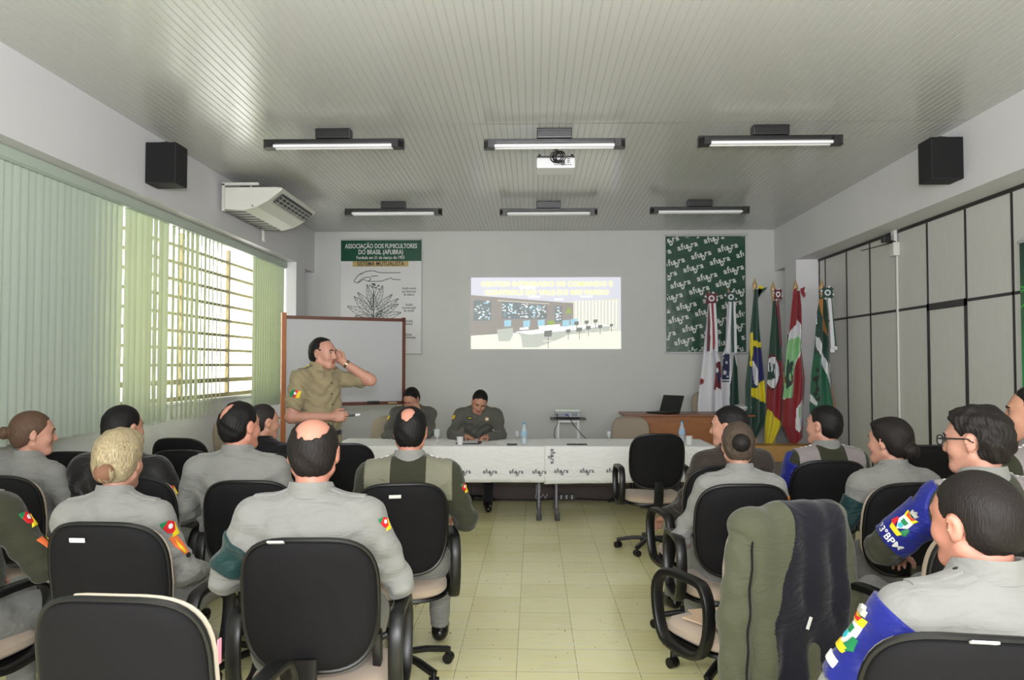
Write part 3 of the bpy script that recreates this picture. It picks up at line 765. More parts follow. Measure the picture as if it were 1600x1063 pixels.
def make_chair(kind, arms=True, back_z=.755, name='office_chair'):
    t = thing(name, 'x', 'chair')
    y0 = -.245
    blk = kind == 'black'
    shell = SHELL if blk else BEIB
    m = MB()
    pad(m, .215, .215, [(.2, -.046), (.05, -.046), (.025, -.043), (.008, -.034), (0, -.02), (0, -.004), (.004, 0)], back_z, .75, .14, y0)
    bs = m.build('backrest_shell', shell if blk else BEIB, t, smooth=True)
    if blk:
        m = MB()
        N = 44
        for ins, yo in ((.0, -.02),):
            r_ = [(lambda x, z: (x, y0 - .02 + .75 * x * x - .14 * z - .25 * z * z, back_z + z))(*sq(2 * math.pi * k / N, .216, .216, 3.6, .18)) for k in range(N)]
            m.tube(r_, .009, n=8, closed=True)
        m.build('edge_band', PLB, t, smooth=True)
    m = MB()
    pad(m, .213, .213, [(.004, 0.001), (0, .012), (.006, .028), (.03, .04), (.08, .048), (.2, .05)], back_z, .75, .14, y0)
    m.build('backrest_cushion', BEI if blk else BEIB, t, smooth=True)
    m = MB(); rings = []
    for ins, z in ((.2, .475), (.06, .475), (.02, .465), (.0, .445), (.0, .42), (.01, .41)):
        rings.append([(lambda x, y: (x, y + .01, z + .012 * (x / .23) ** 2 - (.03 * max(0, (y - .1) / .12) ** 2)))(*sq(2 * math.pi * k / 44, .235 - ins, .22 - ins, 3.2, .0)) for k in range(44)])
    m.loft(rings); m.build('seat_cushion', BEI if blk else BEIB, t, smooth=True)
    m = MB(); rings = []
    for ins, z in ((.003, .411), (.0, .40), (.02, .388), (.1, .378)):
        rings.append([(lambda x, y: (x, y + .01, z))(*sq(2 * math.pi * k / 44, .235 - ins, .22 - ins, 3.2, .0)) for k in range(44)])
    m.loft(rings); m.build('seat_pan', PLB, t, smooth=True)
    m = MB(); m.tube([(0, -.08, .372), (0, -.2, .372), (0, -.272, .40), (0, -.302, .5), (0, -.302, .6)], .03, n=10, flat=(.075, .016), up=(1, 0, 0))
    m.build('back_bracket', PLB, t, smooth=True)
    m = MB(); m.b2((-.1, -.09, .352), (.1, .09, .382), 0, .01); m.cyl((.08, .02, .365), (.21, .04, .36), .006, n=8); m.build('seat_mechanism', PLB, t, smooth=True)
    m = MB(); m.cyl((0, 0, .1), (0, 0, .24), .033, .03); m.cyl((0, 0, .24), (0, 0, .36), .026, .026); m.cyl((0, 0, .235), (0, 0, .25), .037); m.build('gas_column', PLB, t, smooth=True)
    m = MB(); m.cyl((0, 0, .07), (0, 0, .115), .045, .04)
    for k in range(5):
        a = R(72 * k + 90); c, s_ = math.cos(a), math.sin(a)
        m.tube([(c * .03, s_ * .03, .098), (c * .15, s_ * .15, .092), (c * .27, s_ * .27, .07)], .02, n=10, flat=(.04, .028), up=(-s_, c, 0))
        m.cyl((c * .27, s_ * .27, .035), (c * .27, s_ * .27, .08), .012, n=10)
    m.build('star_base', PLB, t, smooth=True)
    for k in range(5):
        a = R(72 * k + 90); c, s_ = math.cos(a), math.sin(a); b_ = a + .9; e, f = math.cos(b_), math.sin(b_)
        m = MB()
        for sg in (-1, 1): m.cyl((c * .27 + e * .006 * sg, s_ * .27 + f * .006 * sg, .027), (c * .27 + e * .024 * sg, s_ * .27 + f * .024 * sg, .027), .026, n=18)
        m.sphere((c * .27, s_ * .27, .034), (.02, .02, .019), nu=12, nv=8); m.build('caster', PLB, t, smooth=True)
    if arms:
        for sx in (-1, 1):
            m = MB(); loop_arm(m, sx * .265); m.b2((sx * .19, -.06, .385), (sx * .27, .06, .4)); m.build('armrest', PLB, t, smooth=True)
    return t
protoB = make_chair('black'); protoN = make_chair('beige', False)
used = set()
def put_chair(lbl, px, Yb, yaw, kind='black', group=None, sticker=None, z=0, noarm=False, Xb=None):
    pr = protoB if kind == 'black' else protoN
    if pr.name in used: c = copy_tree(pr)
    else: c = pr; used.add(pr.name)
    xb = pt(px, 570, Yb).x if Xb is None else Xb
    a = R(yaw); c.location = (xb - math.sin(a) * .29, Yb + math.cos(a) * .29, z); c.rotation_euler = (0, 0, a)
    c['label'] = lbl
    if group: c['group'] = group
    if sticker:
        for (sx, kd) in sticker:
            m = MB(); zz = .18
            if kd == 'edge': m.box((sx, -.318, .9665), (.052, .022, .006), 0, (-25, 0, 0), .002)
            else: m.box((sx, -.332, .755 + .165), (.055, .005, .016), 0, (14, 0, 0), .002)
            m.build('sticker', STICK, c)
    return c
GC = 'black office chairs of the audience'
CH = {}
CH['C1'] = put_chair('empty black office chair nearest the camera, bottom left corner', 182, 1.80, -3, group=GC)
CH['C2'] = put_chair('black office chair with small white sticker, under the blonde woman', 163, 2.64, -2, group=GC, sticker=[(-.06, 'face')])
CH['C3'] = put_chair('black office chair with white edge tag, under the bald man with bare crown', 482, 2.42, 3, group=GC, sticker=[(-.09, 'edge')])
m = MB(); m.box((0, -.318, .445), (.05, .006, .024), 0, (-10, 0, 0), .002); m.build('sticker', STICK, CH['C3'])
CH['C4'] = put_chair('black office chair with white tag, under the man in olive pullover left of the aisle', 628, 3.54, 12, group=GC, sticker=[(-.03, 'face')])
CH['C5'] = put_chair('black office chair under the balding man in the grey shirt near the window', 388, 3.6, 2, group=GC)
CH['C6'] = put_chair('black office chair under the woman with brown bun at the left edge', -6, 3.72, 0, group=GC)
CH['C7'] = put_chair('black office chair under the olive-sleeved arm at the far left edge', -170, 2.62, -8, group=GC)
CH['C8'] = put_chair('empty black office chair ahead of the woman with brown bun', 112, 4.75, 4, group=GC)
CH['C9'] = put_chair('empty black office chair just ahead of the man in black jacket', 284, 4.85, 0, group=GC)
CH['C9b'] = put_chair('empty black office chair, farthest by the window, ahead of another empty one', 279, 5.65, -4, group=GC)
CH['C10'] = put_chair('empty black office chair between the standing speaker and the audience', 536, 5.3, 8, group=GC)
CH['CL2'] = put_chair('black office chair under the man in black jacket by the window', 205, 3.72, -4, group=GC)
CH['CL8'] = put_chair('black office chair under the short-haired man nearest the speaker', 418, 4.72, -8, group=GC)
CH['R1'] = put_chair('empty black office chair facing the table at the right of the aisle', 1028, 6.1, 4, group=GC)
CH['R2'] = put_chair('black office chair under the man in dark brown jacket', 1132, 4.2, 12, group=GC)
CH['R3'] = put_chair('black office chair under the woman with streaked hair bun', 1162, 3.56, 2, group=GC)
CH['R4'] = put_chair('black office chair under the man in olive pullover near the flags', 1297, 4.44, 0, group=GC)
CH['R5'] = put_chair('black office chair under the dark-haired woman on the right', 1425, 3.62, 10, group=GC)
CH['R6'] = put_chair('black office chair under the man with glasses', 1548, 2.68, 14, group=GC)
CH['R7'] = put_chair('black office chair under the large man in the bottom right corner', 1520, 1.60, -8, group=GC, sticker=[(.0, 'edge')])
CH['R8'] = put_chair('black office chair under the man at the far right edge', 1690, 3.3, 10, group=GC)
CH['RE'] = put_chair('empty black office chair between the dark-haired woman and the partition', 1450, 5.3, 0, group=GC)
CH['CJ'] = put_chair('black office chair with the olive and navy jacket hung on it', 1222, 2.95, 27, group=GC)
m = MB()
N = 44; r_ = []
for k in range(-9, 14):
    x, z = sq(2 * math.pi * k / N, .2155, .2155, 3.6, .18); r_.append((x, -.245 + .008 + .75 * x * x - .14 * z - .25 * z * z, .755 + z))
m.tube(r_, .007, n=8); m.build('edge_piping', RIM, CH['C1'], smooth=True)
m = MB(); m.box((.219, -.2, .82), (.004, .016, .06), 0); m.build('sticker', PINK, CH['C1'])
GB_ = 'beige chairs around the tables'
put_chair('empty beige chair by the window beyond the audience', 360, 7.45, -10, 'beige', GB_)
c1 = put_chair('beige chair of the officer covering his face', 611, 8.98, 172, 'beige', GB_, z=-.05)
c2 = put_chair('beige chair of the officer writing at the table', 741, 8.98, 180, 'beige', GB_, z=-.05)
put_chair('empty beige chair behind the right half of the long table', 984, 8.95, 178, 'beige', GB_, z=-.05)
put_chair('beige chair behind the wooden desk with the laptop', 1104, 10.1, 182, 'beige', GB_, z=.2)
# ------------------------------------------------------------------ long table with white cloth
CL = mat('cloth_white', (238, 238, 238), .7, bump=.25, bscale=12, bdist=.01, sheen=.2); LEG = mat('leg_grey', (112, 110, 120), .35, metal=.3)
TX0, TX1, TY0, TY1, TZ = -1.95, 1.72, 7.54, 8.27, .72
XM = .14
def table(lbl, x0, x1):
    t = thing('folding_table', lbl, 'table', ((x0 + x1) / 2, (TY0 + TY1) / 2, 0), 0, 'two long tables end to end')
    L = (x1 - x0) / 2 - .004
    MB().b2((-L, -.355, TZ - .03), (L, .355, TZ - .002), 0, .004).build('tabletop', mat('table_laminate', (150, 146, 138), .5), t)
    for sx in (-1, 1):
        m = MB(); x_ = sx * (L - .085)
        m.b2((x_ - .014, -.03, .05), (x_ + .014, .03, TZ - .03), 0, .006); m.b2((x_ - .02, -.33, TZ - .05), (x_ + .02, .33, TZ - .03)); m.b2((x_ - .02, -.36, .012), (x_ + .02, .33, .05), 0, .008)
        o = m.build('leg', LEG, t)
        m = MB()
        for yy in (-.34, .31): m.b2((x_ - .024, yy - .03, 0), (x_ + .024, yy + .03, .058), 0, .006)
        m.build('foot_cap', PLB, o)
table('long table left of the aisle under the first white printed cloth', TX0, XM)
table('long table to the right under the second white printed cloth', XM, TX1)
INKB = mat('cloth_print', (74, 76, 78), .6)
def cloth(lbl, x0, x1, drop_f, zo):
    """cloth laid on the tabletop with its printed front edge hanging down"""
    V = []; nu = 60; rows = []
    def fold(x, s): return .006 * math.sin(x * 9 + 1) * s + .004 * math.sin(x * 23) * s
    prof = [(TY1 + .012, TZ - .12), (TY1 + .012, TZ + .002), (TY1, TZ + .003)] + [(TY0 + (TY1 - TY0) * k / 6, TZ + .003) for k in range(5, 0, -1)] + [(TY0 - .008, TZ + .002), (TY0 - .014, TZ - .006)] + [(TY0 - .016, None)] * 8
    for i, (y, z) in enumerate(prof):
        for k in range(nu + 1):
            x = x0 + (x1 - x0) * k / nu
            if z is None:
                s_ = (i - len(prof) + 8 + 1) / 8; zz = TZ - .006 - s_ * drop_f(x); yy = y - fold(x, s_) - .003 * zo
            else: zz = z + zo * .002; yy = y - (.003 * zo if i > 7 else 0)
            V.append((x, yy, zz))
    W_ = nu + 1
    m = MB(); m.add(V, [(i * W_ + k, i * W_ + k + 1, (i + 1) * W_ + k + 1, (i + 1) * W_ + k) for i in range(len(prof) - 1) for k in range(nu)])
    o = m.build('tablecloth', CL, smooth=True); so = o.modifiers.new('s', 'SOLIDIFY'); so.thickness = .002
    tag(o, lbl, 'tablecloth', 'white printed tablecloths'); return o
c1_ = cloth('white tablecloth printed with small dark wordmarks on the left half of the table', TX0 - .05, XM + .12, lambda x: .345 - .004 * (x + 1), 0)
c2_ = cloth('white tablecloth on the right half, with a sideways wordmark at its left edge', XM - .04, TX1 + .05, lambda x: .355 - .03 * (x - .1) / 1.6, 2)
lv, lf = logo(.14, .02)
def clogo(par, xs, y, z, rot=0, sc=1):
    m = MB()
    for x in xs:
        zz = z(x) if callable(z) else z
        s_ = 1
        T = Matrix.Translation((x, y - .0075 * s_, zz)) @ Matrix.Rotation(R(rot), 4, 'Y') @ XZ @ Matrix.Scale(sc, 4)
        m.add(lv, lf, 0, T)
    return m.build('wordmark', INKB, par, fix=False)
pxl = [725, 766, 807]
clogo(c1_, [pt(p, 738, 7.53).x for p in [600, 642, 684] + pxl + [843]], TY0 - .022, pt(725, 737, 7.53).z)
clogo(c2_, [pt(p, 738, 7.53).x for p in (877, 917, 958, 1000, 1040)], TY0 - .03, lambda x: pt(877, 736, 7.53).z + .012 * (x - .27))
clogo(c2_, [pt(863, 713, 7.53).x], TY0 - .03, pt(863, 713, 7.53).z, rot=90, sc=1.05)

# things on the table
tz = TZ + .007
GLA = mat('clear_glass', (235, 240, 242), .05, trans=.0, alpha=.28, spec=.8); WATER = mat('bottle_plastic', (206, 222, 232), .1, alpha=.45, spec=.8); CAPB = mat('bottle_cap', (70, 150, 190), .4); LABL = mat('bottle_label', (150, 186, 214), .5)
def on(px, Y): return pt(px, 600, Y).x
def bottle(lbl, x, y, h=.215, cap=CAPB):
    t = thing('water_bottle', lbl, 'bottle', (x, y, tz), 0, 'water bottles'); r = .032
    m = MB(); m.lathe([(.004, .001), (r * .9, 0), (r, .008), (r, .05), (r * .93, .055), (r, .06), (r, .125), (r * .95, .14), (r * .6, .168), (.013, .185), (.013, .2)]); m.build('bottle_body', WATER, t, smooth=True)
    m = MB(); m.lathe([(.0005, .198), (.0145, .198), (.0145, .215), (.0005, .216)], n=18); m.build('bottle_cap', cap, t, smooth=True)
    m = MB(); m.lathe([(r + .0006, .085), (r + .0012, .085), (r + .0012, .125), (r + .0006, .125)]); m.build('bottle_label', LABL, t, smooth=True)
bottle('clear water bottle with light blue cap standing alone in the middle of the long table', on(819, 7.72), 7.72)
bottle('clear water bottle at the right end of the table before the laptop desk', on(1065, 7.9), 7.9)
def cup(lbl, x, y, h=.075, r=.034):
    t = MB().lathe([(.001, .002), (r * .72, .0), (r, h), (r * 1.05, h + .002), (r * .96, h), (r * .68, .005), (.001, .005)], n=24).build('plastic_cup', mat('cup_white', (232, 232, 232), .4), None, True)
    t.location = (x, y, tz); tag(t, lbl, 'cup', 'white plastic cups')
cup('white plastic cup before the writing officer', on(719, 7.62), 7.62); cup('white plastic cup at the right end of the table beside a water bottle', on(1076, 7.72), 7.72, .08)
def goblet(lbl, px, y, k=1):
    m = MB().lathe([(.001, 0), (.034 * k, .001), (.03 * k, .004), (.005, .008), (.004, .055 * k), (.012, .06 * k), (.03 * k, .08 * k), (.034 * k, .15 * k), (.032 * k, .15 * k), (.028 * k, .083 * k), (.001, .064 * k)], n=24)
    o = m.build('water_glass', GLA, None, True); o.location = (on(px, y), y, tz); tag(o, lbl, 'glass', 'drinking glasses on the table')
goblet('stemmed drinking glass beside the officer covering his face', 683, 7.72, .95)
goblet('small empty drinking glass left of the water bottle', 808, 8.1, .62); goblet('small empty drinking glass near the beige chair at the table', 951, 8.1, .62)
m = MB(); m.b2((-.15, -.1, 0), (.1, .1, .008), 0, .003); m.build
fo_ = m.build('folder', mat('folder_black', (34, 34, 36), .5)); fo_.location = (on(737, 7.8), 7.78, tz + .0); tag(fo_, 'dark folder lying open under the papers of the writing officer', 'folder')
m = MB(); m.box((-.02, 0, .002), (.21, .19, .003), 0, (0, 0, 8)); pp = m.build('paper_sheet', mat('paper', (228, 228, 230), .7)); pp.location = (on(733, 7.8), 7.8, tz + .0095); tag(pp, 'white paper sheets the seated officer writes on', 'paper')
m = MB(); m.box((0, 0, .0015), (.16, .11, .002), 0, (0, 0, -12)); m2 = m.build('paper_sheet', mat('paper', (228, 228, 230), .7)); m2.location = (on(762, 7.75), 7.72, tz); tag(m2, 'small loose paper sheet right of the folder on the table', 'paper')
def phone(lbl, px, y, cat='phone', w_=.1):
    m = MB().b2((-w_ / 2, -.03, 0), (w_ / 2, .03, .011), 0, .004); m.b2((-w_ / 2 + .012, -.024, .0108), (w_ / 2 - .012, .024, .0118), 1)
    o = m.build('mobile_phone', [PLB, mat('phone_screen', (40, 42, 48), .12)]); o.location = (on(px, y), y, tz); tag(o, lbl, cat, 'mobile phones on the table')
phone('dark phone on the table left of the water bottle', 800, 7.64); phone('dark phone on the second table, left of a pair', 893, 7.64); phone('dark phone on the second table, right of a pair', 909, 7.64)

# cables and sockets under the table on the riser
t = thing('power_strip', 'row of white sockets with plugs at the foot of the stage step', 'power strip', (on(882, 8.6), 8.61, 0))
m = MB(); m.b2((-.13, 0, .02), (.13, .03, .075), 0, .006); m.build('strip_body', mat('strip_dark', (54, 50, 54), .5), t)
for i in range(4): m = MB(); m.b2((-.11 + .06 * i, -.012, .025), (-.09 + .06 * i, .0, .07), 0, .003); m.build('plug', mat('plug_white', (190, 190, 192), .5), t)
m = MB(); m.tube([(-.13, .01, .03), (-.3, 0, .01), (-.8, .01, .012), (-1.7, -.01, .01)], .006); m.tube([(.13, .01, .03), (.5, 0, .012), (1.2, .02, .01)], .006); m.tube([(-.05, -.01, .06), (-.12, -.03, .15), (-.2, -.02, .3), (-.24, 0, .5)], .005); m.build('cable', PLB, t, smooth=True)
t = thing('socket_box', 'grey wall socket box with coiled white cable on the stage step', 'socket', (on(841, 8.6), 8.63, .05))
m = MB(); m.b2((-.03, -.0, .04), (.03, .015, .13), 0, .004); m.build('box', mat('socket_grey', (150, 150, 150), .5), t)
m = MB(); m.tube([(-.02, -.02, .04), (-.03, -.03, -.01), (0, -.03, -.03), (.03, -.03, .0), (.05, -.03, .03), (.08, -.02, -.02), (.1, -.02, .03)], .007); m.build('cable', mat('plug_white', (190, 190, 192), .5), t, smooth=True)

# ------------------------------------------------------------------ projector trolley on the stage
ty = 9.35; tx = on(887, ty)
t = thing('projector_stand', 'slim white metal stand with dark top holding a projector', 'stand', (tx, ty, .2))
WM = mat('white_metal', (206, 206, 204), .4)
m = MB(); m.b2((-.215, -.16, .66), (.215, .16, .675), 0, .004); m.build('stand_top', mat('stand_top', (52, 50, 50), .5), t)
for sx in (-1, 1):
    for sy in (-1, 1): m = MB(); m.b2((sx * .12 - .012, sy * .12 - .012, .0), (sx * .12 + .012, sy * .12 + .012, .66)); m.build('leg', WM, t)
m = MB(); m.b2((-.12, -.13, .63), (.12, -.11, .655)); m.b2((-.12, .11, .63), (.12, .13, .655)); m.b2((-.12, -.12, .2), (.12, .12, .212)); m.build('cross_bar', WM, t)
t = thing('table_projector', 'grey and white projector standing on the slim white stand', 'projector', (tx - .005, ty, .876))
m = MB(); m.b2((-.155, -.12, .012), (.155, .12, .075), 0, .01); m.build('case', mat('projector_grey', (150, 152, 160), .4), t)
m = MB(); m.b2((-.15, -.11, .0745), (.15, .115, .108), 0, .016); m.build('lid', mat('projector_lid', (205, 214, 205), .35), t)
m = MB()
for i in range(4): m.b2((-.11 + .03 * i, -.123, .04), (-.09 + .03 * i, -.119, .052))
for i in range(6): m.b2((.05 + .012 * i, -.123, .025), (.056 + .012 * i, -.119, .062))
m.b2((-.12, -.123, .02), (-.02, -.119, .028)); m.build('socket_panel', ACG, t)
m = MB(); m.box((-.13, -.13, .045), (.025, .03, .03)); m.box((-.01, -.135, .045), (.036, .035, .02), 1); m.build('plug', [PLB, mat('vga_blue', (28, 48, 130), .5)], t)
m = MB(); m.tube([(-.13, -.145, .04), (-.12, -.17, -.05), (-.16, -.17, -.13), (-.165, -.17, -.2), (-.12, -.16, -.3), (-.1, -.15, -.5)], .004); m.tube([(0, -.15, .04), (.06, -.2, -.06), (.14, -.22, -.16), (.22, -.22, -.24), (.32, -.2, -.33), (.36, -.2, -.5)], .004); m.build('cable', PLB, t, smooth=True)

# ------------------------------------------------------------------ desk on the stage
WD = mat('desk_wood', (150, 92, 44), .4, var=.16, vscale=3, stretch=(1, 1, 9), spec=.4); WDT = mat('desk_top_wood', (128, 74, 42), .35, var=.1, vscale=5, stretch=(1, 9, 1))
dy = 9.2; x0 = on(975, dy); x1 = on(1180, dy) ; dz = pt(1000, 648, dy).z - .2
t = thing('wooden_desk', 'brown wooden desk with overhanging top on the stage', 'desk', (x0, dy, .2))
W_ = x1 - x0
m = MB(); m.b2((0, 0, dz - .028), (W_, .62, dz), 0, .006); m.build('desktop', WDT, t)
xa = on(1012, dy) - x0
m = MB()
m.add([(xa + .012, .04, 0), (W_ - .12, .04, 0), (W_ - .12, .04, dz - .028), (xa - .16, .04, dz - .028), (xa - .1, .04, dz - .05), (xa - .03, .04, dz - .1), (xa, .04, dz - .18), (xa + .012, .04, dz - .3)], [(0, 1, 2, 3, 4, 5, 6, 7)])
o = m.build('front_panel', WD, t); so = o.modifiers.new('s', 'SOLIDIFY'); so.thickness = .02
m = MB(); m.b2((xa, .06, 0), (xa + .02, .55, dz - .028)); m.b2((W_ - .14, .06, 0), (W_ - .12, .55, dz - .028)); m.build('side_panel', WD, t)
# laptop
t = thing('laptop', 'open black laptop standing on the wooden desk', 'laptop', (on(1036, dy + .2), dy + .22, .2 + dz), -52)
m = MB(); m.b2((-.165, -.115, .004), (.165, .115, .02), 0, .004); m.b2((-.14, -.02, .0195), (.14, .08, .0215), 1); m.b2((-.04, -.1, .0195), (.04, -.04, .021), 1); m.build('keyboard_base', [mat('laptop_black', (14, 14, 15), .3), mat('laptop_keys', (36, 36, 38), .6)], t)
m = MB(); T = Matrix.Translation((0, .112, .018)) @ Matrix.Rotation(R(-22), 4, 'X')
bm_ = MB().b2((-.165, 0, 0), (.165, .008, .215), 0, .003); m.add([T @ q for q in bm_.v], bm_.f); m.build('screen_lid', mat('laptop_black', (14, 14, 15), .3), t)
# officer cap on the desk
t = thing('peaked_cap', 'white-topped officer cap with dark peak lying on the wooden desk', 'cap', (on(1161, 9.3), 9.36, .2 + dz))
m = MB(); m.lathe([(.085, 0), (.092, .012), (.098, .045), (.13, .075), (.128, .09), (.06, .112), (.001, .116)]); m.build('crown', mat('cap_white', (196, 196, 198), .6), t, smooth=True)
m = MB(); m.lathe([(.0905, .001), (.1, .012), (.1, .044), (.0985, .044)]); m.build('cap_band', BK, t, smooth=True)
m = MB(); m.add([(math.cos(a) * r, math.sin(a) * r * 1.0, z) for r, z in ((.092, .012), (.15, -.0), (.15, -.004), (.092, .008)) for a in [R(-60 + 12 * k) for k in range(11)]], [(i * 11 + k, i * 11 + k + 1, ((i + 1) % 4) * 11 + k + 1, ((i + 1) % 4) * 11 + k) for i in range(4) for k in range(10)]); m.v = [q + Vector((0, 0, .006)) for q in m.v]; m.build('peak', BK, t, smooth=True)

# ------------------------------------------------------------------ whiteboard on an easel
FRW = mat('board_frame', (96, 50, 30), .35, var=.15, vscale=6); FRP = mat('board_post', (168, 96, 40), .35, var=.15, vscale=5); BRD = mat('whiteboard', (186, 186, 190), .25, spec=.5)
aL = pt(443, 493, 7.9); aR = pt(633, 504, 8.5)
v = Vector((aR.x - aL.x, aR.y - aL.y, 0)); LW = v.length; yaw = math.degrees(math.atan2(v.y, v.x))
zb = pt(443, 634, 7.9).z; zt = aL.z
t = thing('whiteboard_easel', 'white board in dark wooden frame on an easel behind the standing speaker', 'whiteboard', (aL.x, aL.y, 0), yaw)
MB().b2((.02, -.006, zb + .02), (LW - .02, .006, zt - .02)).build('writing_surface', BRD, t)
m = MB(); m.b2((.0, -.018, zt - .035), (LW, .018, zt)); m.b2((0, -.018, zb - .012), (LW, .018, zb + .022)); m.b2((LW - .035, -.018, zb), (LW, .018, zt + .01)); m.build('frame', FRW, t)
m = MB(); m.b2((-.02, -.024, .05), (.028, .024, zt + .03), 0, .004); m.build('post', FRP, t)
m = MB(); m.b2((LW - .03, -.02, .05), (LW + .01, .02, zb), 0, .004); m.build('post', FRW, t)
for xx in (0, LW - .01): m = MB(); m.b2((xx - .03, -.28, 0), (xx + .03, .28, .05), 0, .01); m.build('foot', FRW, t)
m = MB(); m.b2((.1, -.075, zb - .012), (LW - .06, -.018, zb - .002)); m.build('pen_tray', FRW, t)
T = t.matrix_world = Matrix.Translation(t.location) @ Matrix.Rotation(R(yaw), 4, 'Z')
for nm, lb, xx, mt_, s_ in (('board_eraser', 'dark board eraser on the whiteboard tray', LW * .72, PLB, (.13, .045, .032)), ('chalk_box', 'small cream block on the right end of the whiteboard tray', LW * .88, mat('cream_block', (176, 160, 120), .6), (.1, .035, .016))):
    m = MB(); m.box((0, 0, s_[2] / 2), s_, 0, None, .008); o = m.build(nm, mt_); p = T @ Vector((xx, -.048, zb - .002)); o.location = p; o.rotation_euler = (0, 0, R(yaw)); tag(o, lb, nm.split('_')[-1] if nm != 'chalk_box' else 'box')

# ------------------------------------------------------------------ flags
POLE = mat('pole_wood', (186, 152, 112), .4); BRASS = mat('brass_tip', (190, 158, 112), .35, metal=.3)
FC = {k: mat('flag_' + k, c, .62, sheen=.3, bump=.2, bscale=300) for k, c in dict(dgreen=(18, 62, 50), green=(24, 92, 64), yellow=(214, 196, 20), blue=(28, 32, 98), white=(212, 212, 218), red=(134, 18, 32), lgreen=(134, 190, 132), orange=(170, 112, 46), maroon=(92, 14, 30), navy=(24, 34, 74), ink=(20, 26, 24)).items()}
FK = list(FC); FM = [FC[k] for k in FK]
def inp(p, poly):
    x, y = p; c = False; n = len(poly)
    for i in range(n):
        x1, y1 = poly[i]; x2, y2 = poly[i - 1]
        if (y1 > y) != (y2 > y) and x < (x2 - x1) * (y - y1) / (y2 - y1) + x1: c = not c
    return c
def flag(lbl, Y, tip, Lf, Rt, base, regions, org, rosette=None, tie=None, ribbons=(), pole_px=None, folds=4, zbase=.2, bot=None):
    """Lf, Rt: cloth outline in close-up pixels (scale 3.93 from `org`); regions: (colour, polygon or (cx,cy,rx,ry))"""
    K = 3.93
    def P(x, y, dy=0): return pt(org[0] + x / K, org[1] + y / K, Y) + Vector((0, dy, 0))
    p_tip = P(*tip); px = pole_px if pole_px else tip[0]
    t = thing('flag_on_pole', lbl, 'flag', (p_tip.x, Y, zbase), 0, 'flags on wooden poles beside the desk')
    L0 = Vector(t.location)
    m = MB(); m.cyl((0, 0, 0), (0, 0, p_tip.z - zbase - .16), .014, n=12); m.build('pole', POLE, t, smooth=True)
    zt = p_tip.z - zbase
    m = MB(); m.lathe([(.001, -.18), (.022, -.178), (.022, -.155), (.014, -.15), (.014, -.14), (.03, -.11), (.028, -.085), (.01, -.03), (.001, 0)], (0, 0, zt), n=14); m.build('finial', BRASS, t, smooth=True)
    m = MB(); m.lathe([(.001, 0), (.12, 0), (.12, .02), (.05, .045), (.02, .06), (.001, .06)], n=20); m.build('stand', BRASS, t, smooth=True)
    ytop = min(a[1] for a in Lf); ybot = max(a[1] for a in Lf)
    NR, NCc = 110, 42; V = []; cc = []
    Ly, Lx = [a[1] for a in Lf], [a[0] for a in Lf]; Ry, Rx = [a[1] for a in Rt], [a[0] for a in Rt]
    for i in range(NR + 1):
        y = ytop + (ybot - ytop) * i / NR; xl, xr = np.interp(y, Ly, Lx), np.interp(y, Ry, Rx)
        g = min(1, (i / NR) * 2.5 + .25); wid = (xr - xl) / 60
        for k in range(NCc + 1):
            u = k / NCc; x = xl + (xr - xl) * u
            d = -.035 - .03 * g * math.sin(u * math.pi) - min(wid, 1.2) * .024 * math.sin(u * math.pi * 2 * folds * .5 + i * .012 + folds) - .008 * math.sin(u * 17 + i * .06)
            q = P(x, y, 0) + Vector((0, d, 0)); V.append(q - L0); cc.append((x, y))
    m = MB(); W1 = NCc + 1
    for q in V: m.v.append(q)
    for i in range(NR):
        for k in range(NCc):
            m.f.append([i * W1 + k, i * W1 + k + 1, (i + 1) * W1 + k + 1, (i + 1) * W1 + k])
            x = (cc[i * W1 + k][0] + cc[(i + 1) * W1 + k + 1][0]) / 2; y = (cc[i * W1 + k][1] + cc[(i + 1) * W1 + k + 1][1]) / 2
            c = FK.index(base)
            for col, reg in regions:
                if (isinstance(reg, tuple) and ((x - reg[0]) / reg[2]) ** 2 + ((y - reg[1]) / reg[3]) ** 2 < 1) or (isinstance(reg, list) and inp((x, y), reg)): c = FK.index(col)
            m.m.append(c)
    o = m.build('flag_cloth', FM, t, smooth=True, fix=False); so = o.modifiers.new('s', 'SOLIDIFY'); so.thickness = .003
    if rosette:
        cx, cy, r, c1c, c2c, fac = rosette; q = P(cx, cy) - L0 + Vector((0, -.1, 0)); rr = r / K * Y / 1200
        ro = MB()
        for k in range(4):
            a = R(45 + 90 * k); 
            for off_, col in ((0, c1c), (.35, c2c)):
                a2 = a + off_ * .9; e_ = Vector((math.cos(a2) * fac, 0, math.sin(a2))); s2 = Vector((-math.sin(a2) * fac, 0, math.cos(a2)))
                yy = Vector((0, -.002 if off_ == 0 else .003, 0)); wd = .28
                P4 = [q + e_ * rr * .3 + s2 * rr * wd + yy, q + e_ * rr * .3 - s2 * rr * wd + yy, q + e_ * rr * 1.15 - s2 * rr * wd * 1.1 + yy, q + e_ * rr * 1.15 + s2 * rr * wd * 1.1 + yy]
                ro.add(P4 + [a_ + Vector((0, .006, 0)) for a_ in P4], [(0, 1, 2, 3), (7, 6, 5, 4), (0, 4, 5, 1), (1, 5, 6, 2), (2, 6, 7, 3), (3, 7, 4, 0)], FK.index(col))
        for j, (rad, col) in enumerate(((.85, c1c), (.52, 'white'), (.26, c1c))):
            n = 24; V1 = [q + Vector((math.cos(2 * math.pi * k / n) * rr * rad * fac, -.004 - .003 * j, math.sin(2 * math.pi * k / n) * rr * rad)) for k in range(n)]
            ro.add(V1 + [a_ + Vector((0, .006, 0)) for a_ in V1], [tuple(range(n)), tuple(range(n, 2 * n))[::-1]] + [(k, (k + 1) % n, n + (k + 1) % n, n + k) for k in range(n)], FK.index(col))
